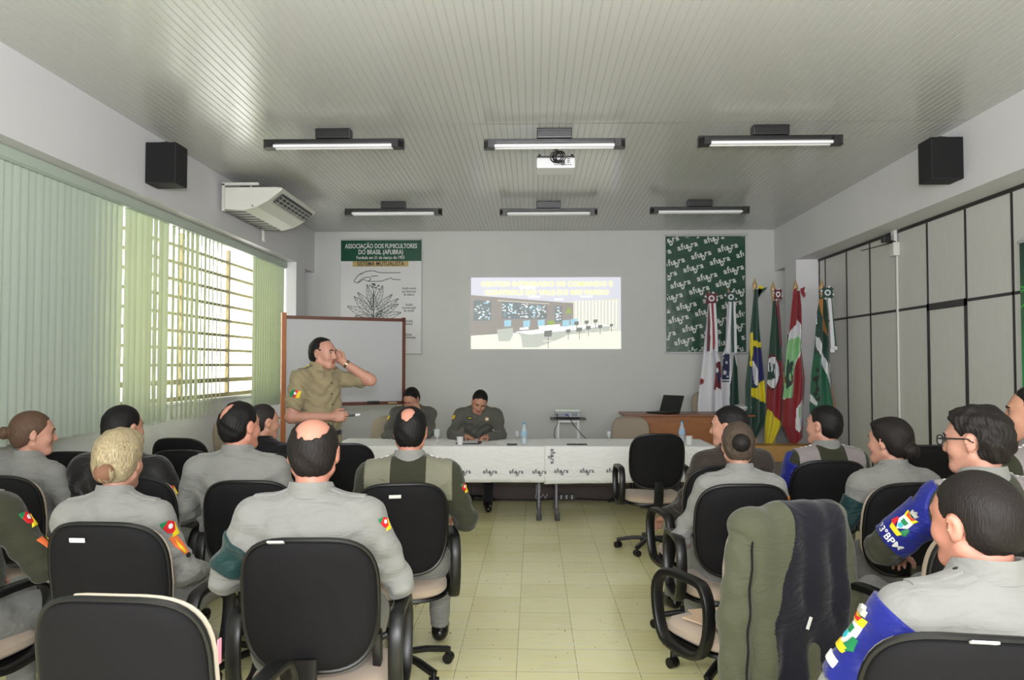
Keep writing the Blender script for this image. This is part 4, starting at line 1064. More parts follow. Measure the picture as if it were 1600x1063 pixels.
        ro.build('rosette', FM, t)
    for i, (col, pts) in enumerate(ribbons):
        rb = MB(); n = len(pts); V = []
        for (xl, xr, y) in pts: V += [P(xl, y) - L0 + Vector((0, -.105 - .004 * i, 0)), P(xr, y) - L0 + Vector((0, -.11 - .004 * i, 0))]
        V += [a_ + Vector((0, .003, 0)) for a_ in V]; n2 = 2 * n
        rb.add(V, [(2 * k, 2 * k + 1, 2 * k + 3, 2 * k + 2) for k in range(n - 1)] + [(n2 + 2 * k, n2 + 2 * k + 2, n2 + 2 * k + 3, n2 + 2 * k + 1) for k in range(n - 1)] + [(2 * k, 2 * k + 2, n2 + 2 * k + 2, n2 + 2 * k) for k in range(n - 1)] + [(2 * k + 1, n2 + 2 * k + 1, n2 + 2 * k + 3, 2 * k + 3) for k in range(n - 1)], FK.index(col))
        rb.build('ribbon', FM, t)
    if tie:
        for col, pts in tie:
            rb = MB(); V = [P(*p_) - L0 + Vector((0, -.09, 0)) for p_ in pts]; rb.prism([(0, 0)] * 0 or [(v_.x, v_.z) for v_ in V], Matrix(((1, 0, 0, 0), (0, 0, 1, V[0].y), (0, 1, 0, 0), (0, 0, 0, 1))), .012, FK.index(col)); rb.build('ribbon_tie', FM, t)
O5 = (1090, 440); O6 = (1190, 440)
flag('white flag with red rosette and red ribbons, first pole from the desk', 9.95, (70, 55), [(60, 130), (45, 300), (28, 480), (10, 650), (0, 760), (5, 960)], [(92, 130), (108, 400), (135, 490), (142, 670), (150, 800), (140, 960)], 'white',
     [('maroon', [(100, 640), (110, 500), (134, 490), (140, 665)]), ('navy', [(112, 560), (126, 540), (136, 600), (124, 640)]), ('white', (118, 545, 9, 14)), ('red', [(12, 600), (24, 592), (38, 608), (32, 628), (14, 636)]), ('red', [(88, 660), (112, 560), (120, 590), (108, 668)])], O5,
     (74, 108, 36, 'maroon', 'white', 1), None, [('maroon', [(58, 78, 138), (52, 74, 250), (45, 62, 430)]), ('white', [(60, 70, 138), (66, 78, 260), (62, 80, 440)]), ('red', [(72, 84, 138), (78, 92, 300), (80, 96, 415)]), ('white', [(84, 98, 138), (92, 108, 300), (92, 112, 430)])], folds=3)
flag('white and green flag with starry blue panel and green rosette, second pole from the desk', 9.95, (190, 40), [(176, 140), (166, 400), (150, 450), (148, 610), (145, 720), (150, 960)], [(210, 130), (224, 430), (236, 500), (246, 740), (246, 960)], 'white',
     [('dgreen', [(222, 440), (250, 600), (250, 970), (182, 970), (188, 640), (210, 520)]), ('navy', [(152, 450), (186, 448), (186, 600), (148, 600)]), ('white', (164, 560, 8, 14)), ('white', (172, 500, 5, 8)), ('white', (158, 470, 4, 6)), ('white', (176, 585, 4, 6)), ('ink', [(148, 606), (186, 606), (184, 618), (148, 618)])], O5,
     (192, 100, 34, 'dgreen', 'white', 1), None, [('white', [(184, 196, 130), (176, 192, 260), (160, 182, 435)]), ('dgreen', [(196, 206, 130), (192, 206, 280), (196, 212, 435)]), ('white', [(204, 216, 128), (210, 224, 280), (212, 228, 440)])], folds=3)
flag('green yellow and blue flag, middle pole with yellow-green tie', 9.3, (350, -24), [(345, 50), (320, 300), (318, 400), (290, 640), (290, 780), (300, 900), (338, 960)], [(360, 50), (372, 300), (380, 400), (400, 600), (412, 700), (412, 860), (350, 960)], 'dgreen',
     [('yellow', [(313, 320), (330, 318), (330, 360), (380, 376), (382, 408), (330, 398), (326, 500), (312, 500)]), ('blue', (360, 530, 42, 124)), ('dgreen', [(280, 400), (318, 400), (316, 690), (280, 760)]), ('white', [(326, 485), (340, 490), (360, 560), (356, 640), (340, 630), (334, 540)]), ('yellow', [(320, 655), (345, 655), (370, 630), (400, 598), (408, 650), (410, 748), (360, 722), (320, 700)]), ('yellow', [(312, 490), (326, 490), (326, 520), (314, 520)])], O5,
     None, [('yellow', [(362, 30), (392, 35), (375, 75), (358, 85)]), ('dgreen', [(372, 52), (415, 38), (405, 55), (375, 80), (360, 95)]), ('dgreen', [(350, 60), (372, 40), (372, 90), (352, 110)])], folds=5)
flag('green red and yellow flag with white oval emblem and maroon rosette', 9.2, (70, -2), [(66, 120), (45, 400), (35, 600), (30, 780), (20, 880), (15, 1000), (28, 1022)], [(80, 125), (100, 200), (125, 450), (138, 600), (130, 800), (125, 880), (100, 930), (50, 1022)], 'red',
     [('dgreen', [(40, 450), (60, 110), (78, 130), (90, 230), (112, 400), (112, 500), (85, 480), (40, 460)]), ('maroon', (62, 560, 44, 112)), ('white', (62, 560, 36, 96)), ('dgreen', [(30, 545), (60, 560), (75, 590), (30, 612)]), ('dgreen', [(44, 500), (50, 500), (52, 555), (46, 555)]), ('dgreen', [(60, 505), (66, 510), (62, 560), (56, 560)]), ('dgreen', [(76, 530), (82, 535), (70, 575), (64, 570)]), ('yellow', [(124, 555), (140, 560), (140, 650), (126, 640)]), ('yellow', [(35, 780), (70, 825), (128, 884), (100, 935), (50, 1025), (10, 1025), (12, 900)])], O6,
     (84, 84, 34, 'maroon', 'white', .75), None, [('maroon', [(76, 88, 120), (84, 98, 240), (96, 108, 400)])], folds=4)
flag('red flag with white and pale green band, red tie, second pole from the right', 9.0, (208, -14), [(192, 60), (180, 160), (165, 330), (150, 440), (140, 640), (130, 720), (126, 880), (175, 1008)], [(228, 60), (240, 150), (246, 300), (240, 400), (262, 600), (258, 700), (250, 800), (252, 900), (250, 960), (190, 1008)], 'red',
     [('white', [(150, 360), (176, 300), (214, 235), (226, 262), (232, 360), (242, 400), (226, 440), (210, 480), (188, 570), (175, 705), (140, 720), (130, 720), (140, 600)]), ('lgreen', [(150, 365), (216, 338), (234, 395), (212, 460), (206, 480), (188, 565), (184, 708), (132, 720), (140, 600)]), ('maroon', (160, 600, 17, 40)), ('dgreen', [(150, 540), (158, 470), (164, 500), (178, 480), (172, 560), (164, 640), (148, 665)]), ('lgreen', (164, 590, 4, 26)), ('white', [(200, 785), (222, 745), (238, 720), (250, 760), (246, 850), (240, 880), (218, 922), (198, 905)]), ('lgreen', [(214, 770), (224, 762), (220, 830), (212, 840)])], O6,
     None, [('red', [(180, 60), (196, 40), (200, 70), (188, 100), (176, 92)]), ('red', [(222, 50), (250, 36), (246, 66), (254, 88), (246, 104), (228, 78)]), ('white', [(246, 44), (258, 62), (250, 72), (242, 58)])], folds=4)
# the pole of this flag shows in front of its cloth
flag('dark green flag with white diagonal and orange ribbon, rightmost pole', 8.8, (368, -14), [(352, 100), (334, 200), (322, 400), (304, 560), (296, 760), (300, 1000)], [(386, 100), (404, 200), (412, 400), (418, 560), (428, 640), (452, 760), (456, 1000)], 'dgreen',
     [('green', [(322, 440), (340, 450), (372, 540), (400, 620), (420, 660), (440, 1000), (300, 1000), (300, 600)]), ('white', [(330, 340), (342, 345), (352, 392), (380, 480), (412, 590), (420, 655), (396, 612), (362, 500), (340, 440), (330, 400)]), ('white', [(296, 690), (306, 695), (326, 742), (322, 762), (296, 735)]), ('white', [(330, 205), (336, 200), (337, 262), (330, 262)]), ('orange', [(347, 110), (370, 110), (374, 200), (384, 290), (388, 340), (374, 300), (352, 190)]), ('white', [(407, 500), (416, 500), (419, 560), (410, 570)]), ('orange', [(416, 640), (430, 640), (462, 800), (470, 1000), (440, 1000), (430, 760)]),
      ('ink', (328, 545, 6, 10)), ('ink', (322, 600, 11, 14)), ('ink', (334, 585, 8, 8)), ('ink', [(322, 600), (328, 600), (326, 680), (320, 680)]), ('ink', (330, 660, 7, 10)), ('ink', (320, 690, 10, 12)), ('ink', (338, 715, 10, 16)), ('ink', (326, 720, 8, 8))], O6,
     (384, 74, 36, 'dgreen', 'white', 1), None, [('white', [(385, 404, 108), (396, 414, 240), (404, 428, 410)]), ('dgreen', [(404, 408, 108), (414, 420, 240), (424, 438, 400)]), ('white', [(398, 424, 412), (398, 424, 436)]), ('white', [(424, 438, 400), (426, 440, 420)])], folds=4)
# wooden box in front of the flag bases
t = thing('wooden_box', 'low light brown wooden box with grey base at the foot of the flags', 'box', (on(1229, 8.55) - .0, 8.8, .2))
zt_ = pt(1229, 697, 8.65).z - .2; zm = pt(1229, 722, 8.65).z - .2
m = MB(); m.b2((-.35, -.14, zm), (.4, .12, zt_), 0, .006); m.build('box_top', mat('ochre_wood', (176, 134, 74), .5, var=.1, vscale=4, stretch=(1, 1, 8)), t)
m = MB(); m.b2((-.33, -.125, 0), (.38, .1, zm)); m.build('plinth', mat('plinth_grey', (112, 104, 96), .7), t)
# ================================================================== PEOPLE
def skin(n, c): return mat('skin_' + n, c, .5, spec=.35, bump=.12, bscale=90, var=.07, vscale=14)
SK = {'a': skin('fair', (190, 140, 120)), 'b': skin('tan', (188, 138, 114)), 'c': skin('ruddy', (194, 134, 114)), 'd': skin('brown', (160, 112, 88))}
LIP = mat('lips', (158, 92, 84), .45); EYEW = mat('eye_white', (176, 168, 162), .2); IRIS = mat('iris', (38, 26, 20), .15)
def hairm(n, c, sc=(75, 75, 9), rough=.58, var=.35): return mat('hair_' + n, c, rough, spec=.28, bump=.4 if n == 'blonde' else .7, bscale=4, bdist=.003, var=var, vscale=4, stretch=sc)
HR = {'black': hairm('black', (15, 13, 13)), 'brown': hairm('brown', (88, 66, 52)), 'dark': hairm('dark_brown', (27, 22, 20)), 'blonde': hairm('blonde', (152, 138, 108), (90, 90, 10), var=.6), 'grey': hairm('greying', (40, 36, 35)),
      'streak': hairm('streaked', (74, 62, 52), (90, 90, 10), var=.75)}
def clothm(n, c, rough=.85):
    m_ = mat('cloth_' + n, c, rough, spec=.2, bump=.5, bscale=420, bdist=.0008, var=.05, vscale=9, sheen=.15)
    nt = m_.node_tree; b = nt.nodes['Principled BSDF']; old = b.inputs['Normal'].links[0].from_node
    tc = nt.nodes.new('ShaderNodeTexCoord'); n1 = nt.nodes.new('ShaderNodeTexNoise'); n1.inputs['Scale'].default_value = 8; n1.inputs['Detail'].default_value = 2; n1.inputs['Distortion'].default_value = 1.6
    mp = nt.nodes.new('ShaderNodeMapping'); mp.inputs['Rotation'].default_value = (.5, .4, .3); mp.inputs['Scale'].default_value = (.8, 1, 2.2)
    nt.links.new(tc.outputs['Object'], mp.inputs[0]); nt.links.new(mp.outputs[0], n1.inputs['Vector'])
    b2 = nt.nodes.new('ShaderNodeBump'); b2.inputs['Strength'].default_value = .55; b2.inputs['Distance'].default_value = .02
    nt.links.new(n1.outputs['Fac'], b2.inputs['Height']); nt.links.new(b2.outputs['Normal'], old.inputs['Normal'])
    return m_
CM = {'grey': clothm('grey_khaki', (130, 130, 126)), 'khaki': clothm('khaki', (146, 134, 104)), 'olive': clothm('olive_pullover', (50, 51, 38), .95), 'dgrey': clothm('field_grey', (90, 90, 83)), 'jblack': clothm('jacket_black', (28, 26, 27), .5),
      'jbrown': clothm('jacket_brown', (54, 46, 42), .6), 'lgreen': clothm('panel_grey_green', (116, 115, 98)), 'lilac': clothm('panel_lilac', (136, 128, 128)), 'blue': clothm('armband_blue', (26, 34, 118), .45), 'teal': clothm('armband_teal', (26, 56, 56), .5),
      'navy': clothm('trousers_navy', (30, 30, 34)), 'white': clothm('white', (206, 206, 208)), 'black': clothm('black', (22, 22, 24))}
SHOE = mat('shoe_leather', (18, 17, 18), .25)
PC = {k: mat('patch_' + k, c, .55) for k, c in dict(green=(20, 120, 70), red=(200, 30, 40), yellow=(226, 200, 30), orange=(226, 110, 60), dark=(26, 28, 26), white=(224, 224, 224), cyan=(60, 170, 180), gold=(186, 150, 60), silver=(170, 170, 160)).items()}
PK = list(PC); PMs = [PC[k] for k in PK]

def hand(w, d, n, t, curl=.5, spread=.3, thumb=.4):
    """palm, four fingers and thumb; w wrist, d pointing direction, n way the palm faces, t thumb side"""
    w = A(*w); d = unit(d); n = unit(np.array(n) - d * np.dot(n, d)); t = unit(np.cross(d, n)) * (1 if np.dot(np.cross(d, n), t) > 0 else -1)
    P = []; Rm = np.stack([t, d, n], 1)
    P.append(ell(w + d * .05, (.041, .055, .017), Rm, .008)); P.append(cone(w, w + d * .03, .027, .027, .012))
    P[-1][3] = .025
    L = (.066, .075, .069, .054)
    for i in range(4):
        b = w + d * (.092 - .004 * abs(i - 1)) + t * (.029 - .0195 * i); dr = unit(d + t * (.14 - .1 * i) * spread)
        a = 0; r = .0088 if i < 3 else .0078
        P.append(cone(b - d * .03, b, .009, r, .006))
        for j, (f, c) in enumerate(((.45, .75), (.31, 1.0), (.24, .8))):
            a += curl * c * (1 + .12 * i); v = dr * math.cos(a) + n * math.sin(a); e = b + v * L[i] * f
            P.append(cone(b, e, r, r - .0007, .0025)); b = e; r -= .0007
    b = w + d * .02 + t * .022 + n * .004
    v1 = unit(t * .75 + d * .6 + n * thumb * .5); e = b + v1 * .042; P.append(cone(b, e, .015, .0115, .01))
    v2 = unit(t * .35 + d * .85 + n * thumb); e2 = e + v2 * .03; P.append(cone(e, e2, .0112, .010, .003))
    v3 = unit(t * .05 + d * .9 + n * thumb * 1.4); P.append(cone(e2, e2 + v3 * .024, .0098, .0082, .003))
    return P

def head_prims(hc, Rm, g=1.0):
    def q(x, y, z): return hc + Rm @ np.array([x, y, z])
    def e_(c, r, k=.02, rr=None): return ell(q(*c), r, Rm if rr is None else Rm @ rr, k)
    def c_(a, b, ra, rb, k=.01): return cone(q(*a), q(*b), ra, rb, k)
    P = [e_((0, -.014, .03), (.075 * g, .097, .088), .01), e_((0, .034, -.028), (.058 * g, .060, .082), .03), e_((0, .03, .02), (.066, .066, .07), .02),
         c_((-.02, .07, -.095), (.02, .07, -.095), .019, .019, .03), c_((-.052 * g, -.0, -.055), (-.022, .066, -.093), .019, .017, .03), c_((.052 * g, -.0, -.055), (.022, .066, -.093), .019, .017, .03),
         e_((-.04, .064, -.03), (.024, .024, .026), .025), e_((.04, .064, -.03), (.024, .024, .026), .025), c_((-.032, .083, .024), (.032, .083, .024), .011, .011, .018)]
    for s_ in (-1, 1): P.append(sub(e_((s_ * .032, .102, .004), (.017, .016, .012), .012)))
    P += [c_((0, .089, .012), (0, .110, -.028), .008, .0115, .012), e_((0, .104, -.036), (.017, .014, .009), .008)]
    for s_ in (-1, 1): P.append(c_((s_ * .012, .098, -.036), (s_ * .014, .094, -.038), .0075, .007, .006))
    P += [c_((-.019, .088, -.059), (.019, .088, -.059), .007, .007, .008), c_((-.017, .087, -.069), (.017, .087, -.069), .0078, .0078, .006), sub(c_((-.022, .099, -.0635), (.022, .099, -.0635), .0022, .0022, .003))]
    for s_ in (-1, 1):
        er = roty(s_ * 6) @ rotx(-10) @ rotz(-s_ * 24)
        P.append(e_((s_ * .078 * g, -.008, -.004), (.0085, .019, .032), .006, er)); P.append(sub(e_((s_ * .088 * g, -.002, -.0), (.007, .010, .018), .004, er)))
        P.append(e_((s_ * .074 * g, -.0, -.028), (.008, .01, .012), .006))
    return P

def hair_mesh(hc, Rm, style, h=.0042, seed=0):
    """scalp volume in the head's own frame, then turned with the head"""
    bun = style.get('bun'); long_ = style.get('female'); th = style.get('th', .010)
    P = [ell((0, -.014, .03), (.075, .097, .088), None, .01), ell((0, -.05, -.02), (.060, .052, .062), None, .03)]
    if style.get('top'): P.append(ell((0, .03, .085), (.06, .055, style['top']), None, .03))
    if bun:
        bx, by, bz, br = bun; P.append(ell((bx, by, bz), (br, br * .9, br * 1.02), None, .006))
    f = Field(P, th, h, lo=(-.12, -.19, -.13), hi=(.12, .13, .17))
    rs = np.random.RandomState(seed); ph = rs.rand(6) * 6
    am = style.get('mess', .0012)
    f.disp(lambda x, y, z: am * .35 * np.sin(np.arctan2(x, y + .02) * 37 + ph[0] + 30 * z + 3 * np.sin(60 * z)) + am * 1.1 * np.sin(70 * x + 50 * z + ph[2] + 2 * np.sin(40 * y)) * np.sin(60 * y + ph[3]) + am * .5 * np.sin(130 * z + 90 * x))
    hl = style.get('hl', .075); side = style.get('side', -.02); nape = style.get('nape', -.085); rec = style.get('rec', 0)
    bald = style.get('bald')
    def reg(x, y, z):
        x, y, z = np.broadcast_arrays(x, y, z)
        # front edge: forehead line above, temples and ear line lower down
        yf = np.interp(z, [-.12, -.05, -.02, .01, .035, .058, .072, .09, .13], [-.03, -.022, -.016 if not long_ else .0, .018 if not long_ else .03, .036 if not long_ else .05, .042 if not long_ else .06, hl - .012, hl, hl + .01]) - rec * np.clip(np.abs(x) / .05, 0, 1.2) * (z > .03)
        g = y - yf + .004 * np.sin(110 * x + ph[1]) * (z > .04)
        zl = np.interp(y, [-.12, -.06, -.03, -.01, .01, .03], [nape, nape, nape + .02, side + .012, side, side])
        g = np.maximum(g, zl - z)
        if not long_:       # clear the ear
            e = .034 - np.sqrt(((y + .004) / 1.0) ** 2 + ((z + .006) / 1.25) ** 2); g = np.maximum(g, np.where(np.abs(x) > .055, e - .004, -1))
        if bun:
            bx, by, bz, br = bun; g = np.minimum(g, np.sqrt((x - bx) ** 2 + (y - by) ** 2 + (z - bz) ** 2) - br * 1.25)
        if bald:
            for (cx, cy, cz, rx, ry, rz) in bald:
                e = 1 - np.sqrt(((x - cx) / rx) ** 2 + ((y - cy) / ry) ** 2 + ((z - cz) / rz) ** 2) + .09 * np.sin(70 * x + 3) * np.sin(60 * y + ph[4]) + .07 * np.sin(190 * x) * np.sin(170 * z + 1)
                g = np.maximum(g, e * .04)
        return g + .0015 * np.sin(260 * x + ph[5])
    V, Q = f.mesh(reg)
    return V @ Rm.T + hc, Q

def decal(bvh, O, Dr, U, shapes, lift=.003, sub_=6):
    """small shapes laid on a garment: each point dropped along Dr on to the surface. shapes = [(colour index, [(u,v)..])]"""
    O = Vector(O); Dr = Vector(Dr).normalized(); U = (Vector(U) - Dr * Vector(U).dot(Dr)).normalized(); W_ = Dr.cross(U)
    m = MB(); last = None
    def hit(u, v, l):
        o = O + W_ * u + U * v
        r = bvh.ray_cast(o - Dr * .12, Dr, .4)
        if r[0] is None: return None
        return r[0] - Dr * l
    for li, (ci, poly) in enumerate(shapes):
        l = lift + .0012 * li
        cu = sum(p[0] for p in poly) / len(poly); cv = sum(p[1] for p in poly) / len(poly)
        ring = []
        n = len(poly)
        for i in range(n):
            a, b = poly[i], poly[(i + 1) % n]; L = math.hypot(b[0] - a[0], b[1] - a[1]); k = max(1, int(L / .012))
            for j in range(k): ring.append((a[0] + (b[0] - a[0]) * j / k, a[1] + (b[1] - a[1]) * j / k))
        rings = []
        for s_ in (1, .66, .33):
            rings.append([hit(cu + (u - cu) * s_, cv + (v - cv) * s_, l) for u, v in ring])
        c = hit(cu, cv, l)
        if c is None or any(p is None for r_ in rings for p in r_): continue
        N = len(ring); base = [p + Dr * (l + .002) for p in rings[0]]
        vs = base + rings[0] + rings[1] + rings[2] + [c]
        fs = [(r_ * N + i, r_ * N + (i + 1) % N, (r_ + 1) * N + (i + 1) % N, (r_ + 1) * N + i) for r_ in range(3) for i in range(N)] + [(3 * N + i, 3 * N + (i + 1) % N, 4 * N) for i in range(N)]
        m.add(vs, fs, ci)
    return m
def disc(cx, cy, rx, ry=None, n=14): ry = ry or rx; return [(cx + rx * math.cos(2 * math.pi * k / n), cy + ry * math.sin(2 * math.pi * k / n)) for k in range(n)]
def rect(x0, y0, x1, y1): return [(x0, y0), (x1, y0), (x1, y1), (x0, y1)]
c_ = PK.index
FLAGP = [(c_('green'), [(-.03, .0), (-.02, .024), (.0, .026), (-.004, .0), (-.012, -.02), (-.03, -.02)]), (c_('red'), [(-.012, -.022), (.0, .026), (.016, .026), (.01, -.022)]), (c_('yellow'), [(.006, -.022), (.016, .02), (.032, .022), (.03, -.02)]), (c_('white'), disc(0, .002, .008))]
FLAGV = [(c_('green'), [(-.028, .036), (.0, .03), (-.01, .01), (-.026, .016)]), (c_('red'), [(-.024, .016), (.002, .03), (.024, .012), (.02, -.03), (-.014, -.01)]), (c_('white'), disc(.002, .008, .009)), (c_('yellow'), [(.024, .012), (.022, -.034), (-.008, -.03), (-.0, -.018), (.014, -.014)])]
TRIV = [(c_('orange'), [(-.02, .045), (.006, .04), (.02, .0), (.018, -.04), (.0, -.036), (-.014, .0)]), (c_('yellow'), [(-.002, .03), (.004, .0), (.008, -.03), (.0, -.03), (-.006, .0)]), (c_('dark'), disc(.012, -.046, .009))]
STARP = [(c_('orange'), [(-.03, .02), (.0, .018), (.004, -.02), (-.016, -.024)]), (c_('dark'), rect(.0, -.022, .03, .012)), (c_('yellow'), [(.015 + (.011 if k % 2 == 0 else .005) * math.sin(k * math.pi / 5), -.004 + (.011 if k % 2 == 0 else .005) * math.cos(k * math.pi / 5)) for k in range(10)])]
def crest(s_=1.0):
    S_ = lambda L: [(a * s_, b * s_) for a, b in L]
    return [(c_('red'), S_([(-.03, -.006), (-.036, -.03), (-.02, -.044), (.0, -.048), (-.002, -.038), (-.016, -.03), (-.02, -.008)])), (c_('green'), S_([(.03, -.006), (.036, -.03), (.02, -.044), (.0, -.048), (.002, -.038), (.016, -.03), (.02, -.008)])), (c_('yellow'), S_([(-.026, -.034), (.026, -.034), (.02, -.05), (-.02, -.05)])),
            (c_('white'), S_([(-.02, .018), (.02, .018), (.022, -.006), (.0, -.034), (-.022, -.006)])), (c_('green'), S_([(-.012, .008), (.012, .008), (.01, -.008), (-.01, -.008)])), (c_('cyan'), S_(disc(0, -.016, .009))),
            (c_('yellow'), S_([(-.024, .036), (.0, .028), (.024, .036), (.02, .018), (-.02, .018)])), (c_('red'), S_([(-.018, .034), (.0, .026), (.018, .034), (.012, .022), (-.012, .022)])), (c_('silver'), S_([(-.012, .036), (.012, .036), (.014, .05), (.006, .046), (.0, .056), (-.006, .046), (-.014, .05)]))]
BADGE = [(c_('dark'), disc(0, 0, .028, .034)), (c_('silver'), disc(0, 0, .012, .016))]

DEF = dict(hip=(.095, 0, .525), knee=(.13, .40, .53), ankle=(.13, .44, .09), pelvis=(0, -.01, .56), belly=(0, -.02, .72), chest=(0, -.045, .885), neck=(0, -.048, 1.04), sh=(.185, -.045, .982), elbow=(.25, .02, .745), wrist=(.17, .24, .655), head=(0, -.012, 1.20))

def person(lbl, loc, yaw, head=(0, 0, 0), sk='a', hair='black', style=None, shirt='grey', trousers='grey', kind='shirt', bulk=1.0, scale=1.0, female=False, J=None, hands=None, h=.007, collar='grey', sleeve='long', lean=0,
           bands=(), patches=(), epau='plain', vest=None, glasses=False, seated=True, headw=1.0, shoes=True, group=None, headh=None, closed=False, gpos=None):
    """head=(yaw relative to body, pitch down, roll)"""
    j = dict(DEF); j.update(J or {})
    def pr(k):
        v = j.get(k + '_l'), j.get(k + '_r')
        b = j.get(k)
        l = A(*v[0]) if v[0] is not None else A(-b[0], b[1], b[2]); r = A(*v[1]) if v[1] is not None else A(*b)
        return {-1: l, 1: r}                     # -1: the person's left, 1: right (facing +y)
    fw = .90 if female else 1.0
    SHd, EL, WR, HP, KN, AN = pr('sh'), pr('elbow'), pr('wrist'), pr('hip'), pr('knee'), pr('ankle')
    for s_ in (-1, 1): SHd[s_][0] *= fw
    ch, be, ne, pe = A(*j['chest']), A(*j['belly']), A(*j['neck']), A(*j['pelvis'])
    hc = A(*j['head']); b_ = bulk * fw
    Rm = rotz(head[0]) @ rotx(-head[1]) @ roty(head[2])
    if gpos:
        px_, py_, d_ = gpos; tgt = pt(px_, py_, d_); scale = min(1.12, max(.92, (tgt.z - (loc[2] if len(loc) > 2 else 0)) / (hc[2] + .02))); off_ = rotz(yaw) @ (hc * scale)
        loc = (tgt.x - off_[0], tgt.y - off_[1], loc[2]); print('PERSON', lbl[:30], round(scale, 3), [round(v, 2) for v in loc])
    root = thing('person', lbl, 'person', loc, yaw, group); root.scale = (scale,) * 3
    up = unit(ne - pe); RT = np.stack([unit(SHd[1] - SHd[-1]), unit(np.cross(up, unit(SHd[1] - SHd[-1]))), up], 1)
    torso = [ell(ch, (.152 * b_, .105 * b_, .18), RT, .03), ell(be, (.142 * b_, .115 * b_, .16), RT, .05), ell((ch + SHd[1] * .5 + SHd[-1] * .5) / 2 + up * .005, (.165 * fw, .092 * b_, .085), RT, .05), cone(ne, SHd[-1] + A(0, 0, -.005), .052, .056 * bulk ** .5, .05), cone(ne, SHd[1] + A(0, 0, -.005), .052, .056 * bulk ** .5, .05)]
    arms = []
    for s_ in (-1, 1):
        arms += [[cone(SHd[s_], EL[s_], .06 * bulk ** .5 * fw, .047 * fw, .045)], [cone(EL[s_], WR[s_] , .047 * fw, .034 * fw, .015, True)]]
    legs = [ell(pe, (.158 * b_, .115 * b_, .10), RT, .05)]
    for s_ in (-1, 1):
        legs += [cone(HP[s_], KN[s_], .083 * b_, .062, .04), cone(KN[s_], AN[s_], .062, .046, .03, True)]
    # ---- body: one continuous surface
    B = []
    for p in torso + legs + sum(arms, []): q = list(p); B.append(q)
    shr = -.012
    BF_ = [list(p) for p in B]
    for p in BF_:
        if p[0] == 'c': p[3] += shr; p[4] += shr; p[7] = False
        else: p[2] = p[2] + shr
    hd = head_prims(hc, Rm, headw)
    BF_ += [cone(ne + A(0, 0, -.02), hc + Rm @ A(0, -.02, -.06), .058 * (.85 if female else 1), .052 * (.85 if female else 1) * max(1, headw), .03)]
    BF_ += hd
    for i, s_ in enumerate((-1, 1)):
        if sleeve == 'short': BF_ += [cone(SHd[s_], EL[s_], .046, .038, .02), cone(EL[s_], WR[s_], .041, .026, .02)]
        hs = (hands or {}).get(s_)
        d0 = unit(WR[s_] - EL[s_])
        if hs is None: BF_ += hand(WR[s_], d0 + A(0, .2, -.1), A(0, 0, -1), A(-s_, 0, 0), .45, .3)
        else: BF_ += hand(WR[s_], *hs)
        if not shoes: pass
    for s_ in (-1, 1): BF_ += [cone(KN[s_], AN[s_], .045, .036, .02)]
    f = Field(BF_, 0, h)
    V, Q = f.mesh()
    loc3 = (V[Q].mean(1) - hc) @ Rm
    mi = ((np.abs(loc3[:, 0]) < .024) & (loc3[:, 1] > .078) & (loc3[:, 2] < -.053) & (loc3[:, 2] > -.077)).astype(int)
    np_mesh('body', V, Q, [SK[sk], LIP], root, mi)
    # ---- eyes and brows
    for s_ in (-1, 1):
        c = hc + Rm @ A(s_ * .031, .0785, .003); m = MB(); m.sphere(c, .0118, nu=14, nv=10); c2 = hc + Rm @ A(s_ * .031, .0862, .003); m.sphere(c2, .0066, 1, 10, 6)
        if not closed: m.build('eye', [EYEW, IRIS], root, True)
        m = MB(); m.tube([hc + Rm @ A(s_ * x_, y_, z_ - (.007 if closed else 0)) for x_, y_, z_ in ((.019, .0865, .008), (.025, .0905, .012), (.032, .0905, .013), (.040, .086, .009))], .0016, n=5); m.build('eyelashes', HR['black'], root, True)
        m = MB(); m.tube([hc + Rm @ A(s_ * .013, .100, .021), hc + Rm @ A(s_ * .03, .099, .027), hc + Rm @ A(s_ * .048, .085, .022)], [.0035, .0045, .003], n=6); m.build('eyebrow', HR[hair if hair in ('black', 'dark', 'grey') else 'brown'], root, True)
    if style is not None:
        V, Q = hair_mesh(hc, Rm @ np.diag([headw, 1, 1]), style, h=.0042 if h < .0075 else .006, seed=len(lbl))
        np_mesh('hair', V, Q, HR[hair], root)
        if style.get('bun') and style.get('net'):
            bx, by, bz, br = style['bun']; m = MB(); cc = hc + Rm @ A(bx, by, bz); ax_ = Rm @ unit(A(bx, by + .02, bz - .03)); m.sphere(cc, br + .013, nu=18, nv=12); m.build('bun', HR['dark' if style['net'] == 1 else 'brown'] if style['net'] != 2 else mat('hair_tie', (120, 84, 62), .8, bump=.8, bscale=200), root, True)
    # ---- shirt
    cut = {}
    S = list(torso)
    for i, s_ in enumerate((-1, 1)):
        if sleeve == 'short':
            e = SHd[s_] + (EL[s_] - SHd[s_]) * .8; S.append(cone(SHd[s_], e, .06 * bulk ** .5, .062, .045, True))
        else:
            S += arms[2 * i] + arms[2 * i + 1]
    off = {'shirt': .006, 'pull': .01, 'jacket': .02}[kind]
    fs = Field(S, off, h)
    rs = np.random.RandomState(len(lbl) * 7 % 97); ph = rs.rand(8) * 6.28; am = {'shirt': .0080, 'pull': .0045, 'jacket': .008}[kind]
    def wr(x, y, z):
        w_ = np.sin(34 * z + 9 * x + 5 * np.sin(11 * x + ph[0]) + ph[1]) * .6 + np.sin(26 * (x + .6 * z) + 4 * np.sin(9 * z + ph[2]) + ph[3]) * .5 + .5 * np.sin(52 * (z - .7 * np.abs(x)) + 12 * y + ph[4])
        w_ += .5 * np.sin(70 * z + 30 * y + ph[5] + 6 * np.sin(14 * x))
        fade = np.clip((1.02 - z) * 6, .15, 1) if seated else 1
        return am * w_ * fade
    fs.disp(wr)
